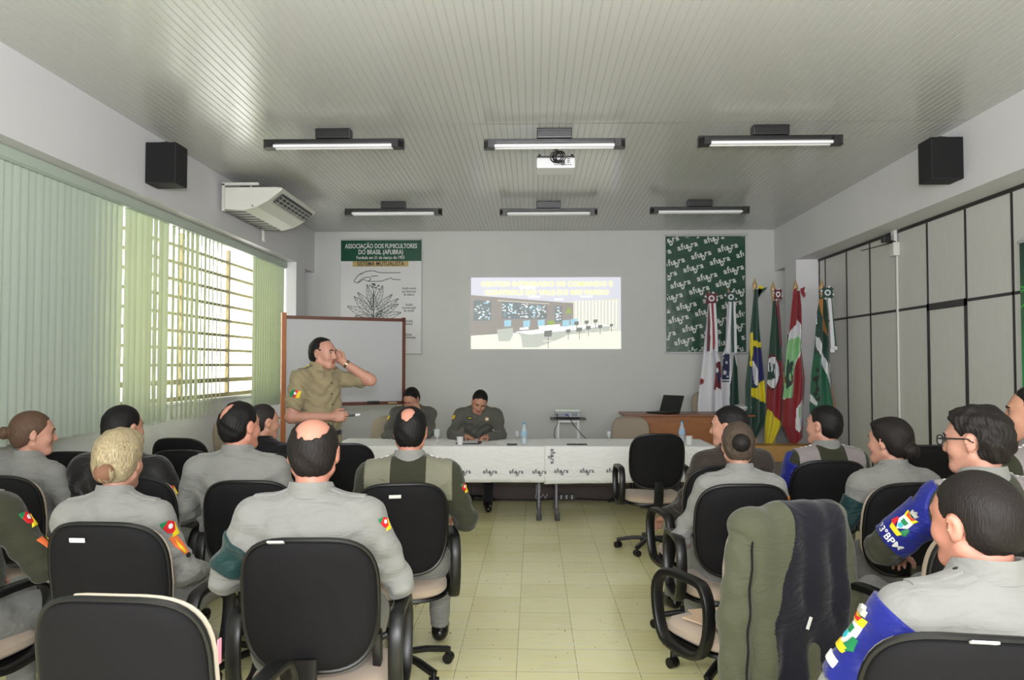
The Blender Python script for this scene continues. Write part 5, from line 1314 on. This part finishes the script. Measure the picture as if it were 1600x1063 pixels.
    for s_ in (-1, 1):                       # creases inside the elbows
        mid = EL[s_]
        def cr(x, y, z, mid=mid):
            r = np.sqrt((x - mid[0]) ** 2 + (y - mid[1]) ** 2 + (z - mid[2]) ** 2); return .004 * np.exp(-(r / .09) ** 2) * np.sin(90 * (z - y) + 20 * x)
        fs.disp(cr)
    for s_ in (-1, 1): fs.put(sub(cone(ne + up * .015, ne + up * .12, .056, .07, .006)))
    V, Q = fs.mesh()
    shm = np_mesh('shirt' if kind == 'shirt' else ('pullover' if kind == 'pull' else 'jacket'), V, Q, CM[shirt], root)
    bvh = BVHTree.FromPolygons([tuple(p) for p in V], [tuple(int(a) for a in q_) for q_ in Q])
    # ---- overlays cut from the same surface
    def overlay(name, m_, fn, lo, hi, off_):
        V2, Q2 = fs.mesh(fn, off_, lo, hi)
        if len(Q2): return np_mesh(name, V2, Q2, m_, root)
    zs_ = (SHd[1][2] + SHd[-1][2]) / 2
    if vest:
        for s_ in (-1, 1):
            sx = SHd[s_][0]
            overlay('shoulder_panel', CM[vest], lambda x, y, z: np.maximum(np.maximum(.085 * fw - s_ * x + 0 * y, s_ * x - .215 + 0 * z), (zs_ - .115) - z + .0 * np.abs(x)) + 0 * y, (min(sx * 1.6, sx * .3), ch[1] - .25, zs_ - .14), (max(sx * 1.6, sx * .3), ch[1] + .25, zs_ + .12), .004)
    for (side, t0, t1, m_, strap) in bands:
        a, b = SHd[side], EL[side]; d = b - a; L = np.linalg.norm(d); d = d / L
        def fn(x, y, z, a=a, d=d, L=L):
            t = (x - a[0]) * d[0] + (y - a[1]) * d[1] + (z - a[2]) * d[2]
            px, py, pz = x - a[0] - t * d[0], y - a[1] - t * d[1], z - a[2] - t * d[2]
            rad = np.sqrt(px ** 2 + py ** 2 + pz ** 2) - .095
            g = np.maximum(np.maximum(t0 * L - t, t - t1 * L), rad)
            if strap: g = np.minimum(g, np.maximum(np.maximum(np.abs(y - a[1]) - .03, t - t1 * L), np.maximum(-.04 - t, rad)) + 0 * x)
            return g
        overlay('armband', CM[m_], fn, np.minimum(a, b) - .12, np.maximum(a, b) + .12, .009)
    # ---- collar
    if collar:
        rr = .061 if not female else .053; n = 30; prof = [(0, .03), (.003, .054), (.009, .056), (.024, .004), (.02, -.002), (.004, .02)]
        bk = unit(RT[:, 1]); sd = RT[:, 0]; rings = []
        for i in range(n + 1):
            a = R(-150 + 300 * i / n) ; dirv = sd * math.sin(a) - bk * math.cos(a)      # a=0 at the nape
            fr = max(0, (abs(a) - 1.2)) / 1.4
            rings.append([ne + up * (.026 + z * (1 + .1 * fr) - .018 * (1 - math.cos(a)) * .5 - .02 * fr) + dirv * (rr + r_ * (1 + 1.0 * fr)) + bk * .008 for r_, z in prof])
        m = MB(); m.loft([[tuple(p) for p in r_] for r_ in rings]); m.build('collar', CM[collar], root, True)
    # ---- epaulettes
    if epau:
        for s_ in (-1, 1):
            mid = ne * .32 + SHd[s_] * .68; ax_ = unit(SHd[s_] - ne); O = mid + A(0, 0, .12)
            w1 = .021
            shapes = [(0, [(-w1, -.065), (w1, -.065), (w1, .055), (.012, .066), (-.012, .066), (-w1, .055)])]
            mats_ = [CM[collar or shirt]]
            if epau == 'stars': shapes += [(1, disc(0, y_, .009, n=8)) for y_ in (-.04, -.012, .016)]; mats_ = [CM['lilac'] if vest == 'lilac' else CM['lgreen'] if shirt != 'grey' else CM['grey'], PC['white']]
            elif epau == 'gold': shapes = [(2, shapes[0][1])] + [(1, disc(0, y_, .010, n=8)) for y_ in (-.04, -.012, .016)]; mats_ = [CM['grey'], PC['yellow'], CM['dgrey']]
            else: shapes += [(1, disc(0, .05, .006, n=8))]; mats_ = [CM[collar or shirt], PC['dark']]
            m = decal(bvh, O, (0, 0, -1), -ax_, shapes, .005)
            if m.v: m.build('epaulette', mats_, root, False)
    # ---- patches: (side, t along upper arm, direction angle around the arm, shapes, scale)
    for pt_ in patches:
        if pt_[0] == 'chest': _, x, z, shp, sc = pt_; O = A(x, .4, z); Dr = A(0, -1, 0); U = A(0, 0, 1)
        else:
            side, tt, ang, shp, sc = pt_; a, b = SHd[side], EL[side]; d = unit(b - a); p = a + (b - a) * tt
            o0 = unit(np.cross(d, A(0, 1, 0))) ; o0 = o0 * (1 if o0[0] * side > 0 else -1); o1 = np.cross(d, o0); o1 = o1 * (1 if o1[1] < 0 else -1)
            out = o0 * math.cos(R(ang)) + o1 * math.sin(R(ang))         # 0 outward, 90 towards the back
            O = p + out * .12; Dr = -out; U = -d
        lift = .003
        if any(bd[0] == pt_[0] for bd in bands): lift = .014
        sh = [(ci, [(u * sc, v * sc) for u, v in poly]) for ci, poly in shp] if not isinstance(shp, str) else None
        if sh is None:
            vs, fs2 = text_mesh(shp, 1, .02); x0 = min(v[0] for v in vs); x1 = max(v[0] for v in vs)
            O_, D_, U_ = Vector(O), Vector(Dr).normalized(), Vector(U); U_ = (U_ - D_ * U_.dot(D_)).normalized(); W_ = D_.cross(U_)
            m = MB(); ok = []; VV = []
            for x, y, z in vs:
                r = bvh.ray_cast(O_ + W_ * ((x - (x0 + x1) / 2) * sc) + U_ * (y * sc) - D_ * .1, D_, .4); VV.append(None if r[0] is None else r[0] - D_ * (lift + .002))
            for fc in fs2:
                if all(VV[k] is not None for k in fc): m.add([VV[k] for k in fc], [tuple(range(len(fc)))])
            if m.v: m.build('armband_lettering', PC['white'], root, fix=False)
        else:
            m = decal(bvh, O, Dr, U, sh, lift)
            if m.v: m.build('sleeve_patch' if pt_[0] != 'chest' else 'chest_badge', PMs, root, False)
    # ---- trousers, belt, shoes
    ft = Field(legs, .006, h)
    ph2 = rs.rand(4) * 6
    ft.disp(lambda x, y, z: .0032 * (np.sin(30 * y + 22 * z + 5 * np.sin(9 * x + ph2[0])) + .7 * np.sin(48 * (z + .5 * y) + 10 * x + ph2[1])))
    V, Q = ft.mesh(); np_mesh('trousers', V, Q, CM[trousers], root)
    if shoes:
        for s_ in (-1, 1):
            a = AN[s_]; dr = unit((KN[s_] - HP[s_]) * A(1, 1, 0)) if seated else A(0.0, 1, 0)
            if np.linalg.norm((KN[s_] - HP[s_])[:2]) < .05: dr = A(0, 1, 0)
            zf = a[2] - .09
            P = [cone(A(a[0], a[1], zf + .05) - dr * .03, A(a[0], a[1], zf + .04) + dr * .15, .042, .034, .03), cone(a + A(0, 0, .0), A(a[0], a[1], zf + .06), .046, .045, .02)]
            fsh = Field(P, 0, .008); V, Q = fsh.mesh(lambda x, y, z: (zf + .004) - z + 0 * x + 0 * y); np_mesh('shoe', V, Q, SHOE, root)
    if glasses:
        m = MB(); GX = lambda x, y, z: Vector(hc + Rm @ A(x, y, z))
        for s_ in (-1, 1):
            r_ = [GX(s_ * (.033 + .024 * cc_), .114, .004 + .017 * ss) for cc_, ss in [(math.copysign(abs(math.cos(a)) ** .6, math.cos(a)), math.copysign(abs(math.sin(a)) ** .6, math.sin(a))) for a in [2 * math.pi * k / 20 for k in range(20)]]]
            m.tube(r_, .0028, n=6, closed=True); m.tube([GX(s_ * .057, .114, .01), GX(s_ * .079, .1, .012), GX(s_ * .083, .0, .01), GX(s_ * .08, -.02, -.004)], .0032, n=6)
        m.tube([GX(-.009, .115, .008), GX(0, .118, .011), GX(.009, .115, .008)], .0025, n=6); g_ = m.build('glasses', BK, root, True)
        for s_ in (-1, 1): m = MB(); m.add([GX(s_ * .033 + dx, .114, .004 + dz) for dx, dz in ((-.022, -.015), (.022, -.015), (.022, .015), (-.022, .015))], [(0, 1, 2, 3)]); m.build('lens', GLA, g_)
    return root, dict(bvh=bvh, hc=hc, Rm=Rm, SH=SHd, EL=EL, WR=WR)

MALE = dict(nape=-.075, side=-.012, hl=.07)
SHORT = dict(nape=-.07, side=.0, hl=.068, th=.006, mess=.0006)
def at_chair(k, dx=0, dy=0):
    """hip position of someone seated on chair k"""
    c = CH[k]; a = c.rotation_euler.z
    return (c.location.x - math.sin(a) * dy + math.cos(a) * dx, c.location.y + math.cos(a) * dy + math.sin(a) * dx, 0)
def yawof(k): return math.degrees(CH[k].rotation_euler.z)
def W2B(yaw, w_): return w_ - yaw         # head yaw in the room -> relative to the body
HANDJ = dict(elbow=(.27, -.03, .76), wrist=(.235, .2, .72))         # forearms on the armrests
LAP = dict(elbow=(.255, .0, .75), wrist=(.11, .25, .64))
PEOPLE = []
def P(*a, **k):
    PEOPLE.append(person(*a, **k)); return PEOPLE[-1]

# ---- left block
P('woman with brown hair in a low bun, grey shirt, at the left edge', at_chair('C6', .06, .03), -12, (-40, 2, 0), 'a', 'brown', dict(female=True, bun=(0, -.135, .005, .026), nape=-.075, side=-.015, th=.008, mess=.0006, net=0), female=True, J=LAP, bulk=1.05, scale=.985, gpos=(52, 672, 4.0))
P('man with black hair in a black jacket with a red and yellow sleeve patch', at_chair('CL2', 0, .03), -6, (-14, 0, 0), 'b', 'black', dict(MALE), shirt='jblack', kind='jacket', trousers='grey', collar='jblack', epau=None, bulk=1.12, J=dict(elbow_r=(.37, -.05, .77), wrist_r=(.33, .16, .70), elbow_l=(-.24, -.03, .76), wrist_l=(-.20, .2, .7), sh_r=(.205, -.045, .975)), patches=[(1, .55, 50, FLAGV, 1.0), (1, .92, 50, [(c_('red'), disc(0, 0, .02, .03))], 1)], gpos=(193, 664, 4.0))
P('blonde woman with pinned bun in a grey shirt with an orange sleeve patch', at_chair('C2', .02, .03), 0, (4, 2, 0), 'a', 'blonde', dict(female=True, bun=(0, -.118, -.035, .027), nape=-.075, side=-.02, th=.013, top=.03, mess=.0016, net=2), female=True, bulk=1.12, h=.006,
  J=dict(elbow=(.26, .02, .76), wrist=(.22, .26, .70), wrist_l=(-.15, .28, .66), knee_r=(.20, .40, .60), ankle_r=(.02, .52, .42)), patches=[(1, .22, 35, FLAGV, 1.15), (1, .55, 32, TRIV, 1.15)], scale=.965, gpos=(186, 713, 2.92))
P('bald-crowned man in a pale grey shirt with a green armband, seen from behind', at_chair('C3', .02, .03), 2, (8, 2, 0), 'c', 'dark', dict(MALE, th=.007, bald=[(0, -.055, .115, .058, .085, .085), (0, .06, .10, .075, .09, .07)]), bulk=1.25, h=.006, headw=1.06,
  J=dict(elbow=(.30, -.02, .77), wrist=(.26, .22, .72), head=(0, -.01, 1.205)), bands=[(-1, .35, .85, 'teal', False)], patches=[(1, .18, 30, FLAGV, .8)], scale=1.02, gpos=(490, 699, 2.7))
P('balding man in a grey shirt, his head turned to the right, near the window', at_chair('C5', -.02, .03), 2, (-26, 0, 0), 'c', 'black', dict(MALE, th=.009, mess=.002, bald=[(-.02, -.085, .09, .04, .055, .05), (0, .085, .06, .07, .045, .06)]), bulk=1.22, J=HANDJ, gpos=(375, 660, 3.87))
P('short-haired man with a dark collar sitting nearest the standing speaker', at_chair('CL8', 0, .02), -10, (-32, 2, 0), 'b', 'grey', dict(SHORT), shirt='black', kind='jacket', collar='black', epau=None, bulk=.9, J=HANDJ, gpos=(412, 655, 4.95))
P('man with a thinning crown in an olive pullover with pale shoulder panels', at_chair('C4', .0, .03), 4, (0, 4, 0), 'c', 'black', dict(MALE, th=.009, bald=[(-.008, -.085, .092, .034, .05, .045), (0, .085, .06, .06, .04, .06)]), shirt='olive', kind='pull', collar='grey', vest='lgreen', epau='stars', bulk=1.12,
  J=dict(elbow=(.28, -.02, .76), wrist=(.24, .22, .72), elbow_l=(-.26, .02, .76)), patches=[(1, .35, 30, FLAGV, .8)], h=.0065, gpos=(641, 668, 3.82))
P('person in an olive sleeve with colourful patches cut by the left edge of the photo', at_chair('C7', .03, .03), -10, (-10, 0, 0), 'b', 'dark', dict(MALE), shirt='olive', kind='pull', collar='grey', epau='plain', bulk=1.15, J=dict(elbow_r=(.32, .06, .76), wrist_r=(.22, .30, .72), sh_r=(.20, -.03, .98)), patches=[(1, .3, -10, FLAGV, 1.1), (1, .68, -10, STARP, 1.1)], h=.0065, gpos=(-60, 700, 2.9))
# ---- right block
P('man with black hair in a dark brown jacket, arm hanging by the aisle', at_chair('R2', -.03, .03), 20, (40, 2, 0), 'a', 'black', dict(MALE, hl=.078), shirt='jbrown', kind='jacket', collar='jbrown', epau=None, bulk=1.0, J=dict(elbow_l=(-.30, -.04, .76), wrist_l=(-.33, .15, .66), wrist_r=(.2, .2, .7), elbow_r=(.26, 0, .76)), scale=1.0, gpos=(1139, 662, 4.5))
P('woman with streaked brown hair pinned in a dark bun, pale grey shirt', at_chair('R3', -.02, .03), 2, (-8, 2, 0), 'a', 'streak', dict(female=True, bun=(0, -.108, .02, .034), nape=-.07, side=-.01, th=.009, mess=.0014, net=1), female=True, bulk=1.12, collar='grey', J=dict(elbow=(.26, -.0, .76), wrist=(.22, .2, .72), elbow_l=(-.30, -.02, .73), wrist_l=(-.25, .16, .68)), patches=[(1, .3, 30, STARP, .9)], scale=.965, gpos=(1153, 690, 3.82))
P('man in an olive pullover with grey shoulders and a blue armband, near the flags', at_chair('R4', -.02, .03), 8, (30, 0, 0), 'a', 'black', dict(MALE), shirt='olive', kind='pull', collar='grey', vest='lilac', epau='stars', bulk=1.08, bands=[(-1, .1, .75, 'blue', True)], J=HANDJ, gpos=(1287, 660, 4.7))
P('woman with smooth dark hair and clip bun, grey shirt with a dark green armband', at_chair('R5', -.06, .04), 10, (26, 0, 0), 'a', 'dark', dict(female=True, bun=(0, -.112, -.04, .032), nape=-.075, side=-.01, th=.012, mess=.0006, net=0, top=.012), female=True, bulk=1.25, collar='grey', bands=[(-1, .3, .88, 'teal', False)], J=dict(elbow=(.27, .0, .74), wrist=(.2, .22, .68), sh=(.195, -.045, .98)), scale=.97, gpos=(1390, 684, 3.87))
P('man with black-framed glasses, olive pullover and blue armband with a crest', at_chair('R6', -.06, .03), 14, (26, 4, 0), 'a', 'dark', dict(MALE, th=.014, mess=.004, top=.016, nape=-.08), shirt='olive', kind='pull', collar='grey', vest='lilac', epau='stars', glasses=True, bulk=1.08, h=.006, scale=1.045,
  bands=[(-1, .22, .86, 'blue', True)], J=dict(elbow_l=(-.32, .10, .80), wrist_l=(-.10, .30, .72), elbow_r=(.27, 0, .76), wrist_r=(.15, .25, .7)), patches=[(-1, .46, 35, crest(1.05), 1), (-1, .80, 35, '23°BPM', .036)], gpos=(1526, 680, 2.95))
P('large man in a pale grey shirt with a blue crest armband, bottom right corner', at_chair('R7', .0, .03), 6, (16, 4, -4), 'c', 'dark', dict(SHORT, th=.007, nape=-.065), bulk=1.22, h=.0052, headw=1.04,
  J=dict(elbow_l=(-.36, .03, .74), wrist_l=(-.40, .26, .66), sh=(.20, -.045, .975), elbow_r=(.30, 0, .76), knee_l=(-.30, .38, .54), ankle_l=(-.28, .42, .09), head=(-.0, -.0, 1.185)), bands=[(-1, .02, .80, 'blue', False)], patches=[(-1, .36, -10, crest(1.15), 1), (-1, .66, -10, [(c_('white'), rect(-.028, -.011, .028, .011))], 1)], gpos=(1524, 802, 1.86))
P('dark-haired man at the far right edge in an olive and grey uniform with silver stars', at_chair('R8', -.05, .03), 20, (32, -2, 0), 'b', 'black', dict(SHORT, th=.008), shirt='olive', kind='pull', collar='grey', vest='lilac', epau='stars', bulk=1.1, J=HANDJ, scale=1.08, gpos=(1618, 640, 3.5))

# ---- the standing speaker
yw = -122
sp_ = P('person in khaki short-sleeved uniform standing before the whiteboard, one hand at the ear', (pt(500, 600, 5.85).x, 5.85, 0), yw, (14, 0, 0), 'a', 'black', dict(MALE, th=.008, hl=.05, rec=.02), shirt='khaki', trousers='khaki', kind='shirt', collar='khaki', sleeve='short', epau='gold', seated=False, bulk=1.12, h=.0055,
  J=dict(pelvis=(0, 0, .98), belly=(0, .025, 1.12), chest=(0, .0, 1.30), neck=(0, -.01, 1.475), sh=(.19, -.01, 1.41), head=(0, .03, 1.605), hip=(.09, 0, .93), knee=(.1, .02, .50), ankle=(.11, -.02, .09),
         elbow_r=(.265, -.015, 1.13), wrist_r=(.10, .23, 1.135), elbow_l=(-.27, .27, 1.40), wrist_l=(-.135, .12, 1.535)),
  hands={1: (A(-.5, .85, .05), A(-.8, -.4, -.2), A(0, .3, .9), .9, .1, .8), -1: (A(.35, -.5, .55), A(.8, .3, -.2), A(.2, .3, .6), .45, .3, .4)},
  patches=[(1, .42, -42, FLAGP, 1.25), ('chest', .075, 1.30, [(c_('gold'), [(-.015, -.01), (0, .018), (.015, -.01)])], 1.1), ('chest', -.075, 1.33, [(c_('gold'), disc(0, 0, .03, .02)), (c_('red'), disc(0, 0, .012))], 1), ('chest', .095, 1.20, BADGE, 1)])
root, info = sp_
# shirt pocket flaps, placket, belt, name tag
def on_chest(name, mts, shapes, lift=.004):
    m = decal(info['bvh'], A(0, .4, 0), A(0, -1, 0), A(0, 0, 1), shapes, lift)
    if m.v: m.build(name, mts, root)
K2 = CM['khaki']
on_chest('pocket_flap', [K2], [(0, [(.04, 1.245), (.13, 1.245), (.13, 1.215), (.085, 1.2), (.04, 1.215)])]); on_chest('pocket_flap', [K2], [(0, [(-.04, 1.245), (-.13, 1.245), (-.13, 1.215), (-.085, 1.2), (-.04, 1.215)])])
on_chest('button_placket', [K2, PC['dark']], [(0, rect(-.016, 1.02, .016, 1.40))] + [(1, disc(0, 1.06 + .08 * i, .005, n=8)) for i in range(5)], .003)
fb = Field([ell((0, 0, .98), (.178, .13, .10), None, .05), ell((0, .02, 1.1), (.16, .13, .12), None, .05)], .012, .008)
V, Q = fb.mesh(lambda x, y, z: np.abs(z - 1.0) - .018 + 0 * x + 0 * y); np_mesh('belt', V, Q, CM['black'], root)
m = MB(); wv_ = info['WR'][1]; hd_ = unit(A(-.5, .85, .05)); p = wv_ + hd_ * .1 + A(-.02, .0, .0)
m = MB(); m.cyl(p + A(-.02, -.01, .0), p + A(-.06, .03, .005), .008, n=12); m.cyl(p + A(-.06, .03, .005), p + A(-.085, .055, .008), .0095, mi=1, n=12)
mk = m.build('marker_pen', [BK, PC['white']], None, True); mk.matrix_world = root.matrix_basis if False else Matrix.Translation(root.location) @ Matrix.Rotation(R(yw), 4, 'Z'); tag(mk, 'black marker pen with white end held by the standing speaker', 'pen')
m = MB(); wl = info['WR'][-1]; dl = unit(info['EL'][-1] - wl); m.cyl(wl + dl * .012, wl + dl * .03, .034, n=20); m.build('wristwatch', mat('watch_steel', (120, 112, 90), .3, metal=.8), root, True)

# ---- two officers at the table
tyy = 8.5
P('officer in dark grey uniform at the table, covering the face with one hand', (pt(647, 600, tyy).x, tyy, 0), 178, (-16, 32, 0), 'b', 'black', dict(MALE), closed=True, shirt='dgrey', trousers='navy', kind='shirt', collar='dgrey', epau='gold', bulk=1.08, h=.0062,
  J=dict(chest=(0, .03, .90), neck=(0, .07, 1.03), sh=(.19, .05, .98), head=(.0, .14, 1.145), elbow_l=(-.22, .30, .785), wrist_l=(-.10, .25, 1.01), elbow_r=(.26, .22, .76), wrist_r=(.08, .36, .765)),
  hands={-1: (A(.45, -.12, .9), A(.55, -.75, .0), A(-.2, .6, .3), .35, .6, .3)}, patches=[(1, .35, -10, FLAGP, 1.2)])
P('officer in dark grey uniform writing on papers at the table', (pt(748, 600, tyy).x, tyy, 0), 180, (6, 34, -14), 'b', 'black', dict(SHORT, th=.009), closed=True, shirt='dgrey', trousers='navy', kind='shirt', collar='dgrey', epau='gold', bulk=1.12, h=.0062,
  J=dict(chest=(0, .04, .90), neck=(0, .10, 1.02), sh=(.195, .08, .97), head=(-.02, .175, 1.12), elbow=(.27, .25, .765), wrist_r=(.10, .44, .765), wrist_l=(-.12, .44, .765)),
  hands={1: (A(-.7, .55, -.1), A(0, .3, -1), A(0, .6, .6), .7, .2, .6), -1: (A(.6, .7, -.05), A(0, .3, -1), A(0, .6, .6), .75, .2, .6)},
  patches=[(1, .3, -10, FLAGP, 1.2), ('chest', .085, .94, [(c_('dark'), disc(0, 0, .036, .018)), (c_('yellow'), rect(-.02, -.004, .02, .005))], 1), ('chest', -.1, .93, [(c_('gold'), disc(0, 0, .022)), (c_('white'), disc(.004, 0, .014))], 1)])
r_, inf = PEOPLE[-1]
m = MB(); q = inf['WR'][-1] + A(.06, .07, .0); m.cyl(q + A(.02, .02, -.03), q + A(-.03, -.03, .07), .004, n=8); o = m.build('pen', BK, None, True); o.matrix_world = Matrix.Translation(r_.location) @ Matrix.Rotation(R(180), 4, 'Z'); tag(o, 'thin pen in the hand of the writing officer', 'pen')

# ------------------------------------------------------------------ holster of the bald-crowned man
r3, i3 = PEOPLE[3]
m = MB(); m.box((.215, -.04, .60), (.05, .08, .05), 0, None, .01); m.box((.232, -.03, .535), (.03, .05, .12), 0, (6, 0, 0), .008); m.cyl((.235, -.01, .56), (.26, .0, .57), .012); m.build('belt_holster', BK, r3, True)

# ------------------------------------------------------------------ jacket hung on the empty chair
cj = CH['CJ']
t = thing('uniform_jacket', 'olive jacket with navy inner lining hung inside out over an empty chair', 'jacket', cj.location, math.degrees(cj.rotation_euler.z))
JO = clothm('jacket_olive', (82, 84, 66)); JN = clothm('jacket_navy', (22, 22, 32))
def rb(c, r): return ell(c, r, None, .03)
PJ = [cone((-.2, -.31, .93), (.2, -.31, .93), .05, .05, .03), cone((-.19, -.33, .93), (-.2, -.37, .38), .055, .04, .05), cone((-.06, -.335, .93), (-.08, -.385, .36), .06, .05, .06), cone((.07, -.335, .93), (.08, -.385, .36), .06, .05, .06), cone((.18, -.33, .93), (.2, -.36, .40), .055, .05, .05)]
fj = Field(PJ, .012, .0045)
fj.disp(lambda x, y, z: .010 * np.sin(40 * x + 2.5 * np.sin(5 * z + 1)) * np.clip((1.0 - z) * 2.5, .1, 1) + .004 * np.sin(30 * z + 18 * x))
V, Q = fj.mesh(lambda x, y, z: np.maximum(.42 + .03 * np.sin(12 * x) - z + 0 * y, -(z + 0 * x + 0 * y) * 0 - 1))
ctr = V[Q].mean(1)
np_mesh('jacket_lining', V, Q, [JN, JO], t, ((ctr[:, 0] < -.17 + .11 * np.clip((ctr[:, 2] - .6) / .3, 0, 1)) | (ctr[:, 0] > .2)).astype(int))
fj = Field([cone((-.17, -.36, .5), (-.2, -.36, .33), .05, .045, .03), cone((0, -.36, .48), (0, -.37, .34), .055, .045, .05), cone((.16, -.36, .5), (.19, -.35, .36), .05, .045, .03)], .012, .008)
fj.disp(lambda x, y, z: .009 * np.sin(40 * x + 2)); V, Q = fj.mesh(lambda x, y, z: .32 - z + 0 * x + 0 * y); np_mesh('jacket_hem', V, Q, JO, t)
for sx, zb_ in ((-1, .16), (1, .24)):
    fj = Field([cone((sx * .215, -.32, .93), (sx * .27, -.33, .62), .05, .052, .02), cone((sx * .27, -.33, .62), (sx * .285, -.33, zb_), .052, .042, .03, True)], .01, .007)
    fj.disp(lambda x, y, z: .004 * np.sin(40 * z + 20 * x + 3 * np.sin(20 * x))); V, Q = fj.mesh(); sl = np_mesh('sleeve', V, Q, JO, t)
    if sx < 0:
        bv_ = BVHTree.FromPolygons([tuple(p) for p in V], [tuple(int(a) for a in q_) for q_ in Q]); m = MB(); pts = []
        for k in range(22):
            z = .90 - .70 * k / 21; h_ = bv_.ray_cast(Vector((-.235 - .04 * min(1, (.9 - z) / .3), -.8, z)), Vector((0, 1, 0)))
            if h_[0]: pts.append(h_[0] + Vector((0, -.001, 0)))
        m.tube(pts, .005, n=6); m.build('sleeve_seam', CM['black'], sl, True)
m = MB(); m.box((-.04, -.446, .60), (.012, .004, .045), 0, (0, 25, 0)); m.build('care_label', PC['white'], t)
# folder left on that chair's seat
m = MB(); m.box((0, 0, .004), (.24, .17, .006), 0, (0, 0, 10)); m.box((.02, .03, .009), (.2, .14, .003), 0, (0, 0, -12)); pf = m.build('paper_folder', mat('manila', (206, 178, 150), .7))
a = cj.rotation_euler.z; pf.location = (cj.location.x + math.cos(a) * -.07, cj.location.y + math.sin(a) * -.07, .489); pf.rotation_euler = (0, 0, a); tag(pf, 'pale brown paper folder on the seat of the chair with the jacket', 'folder')
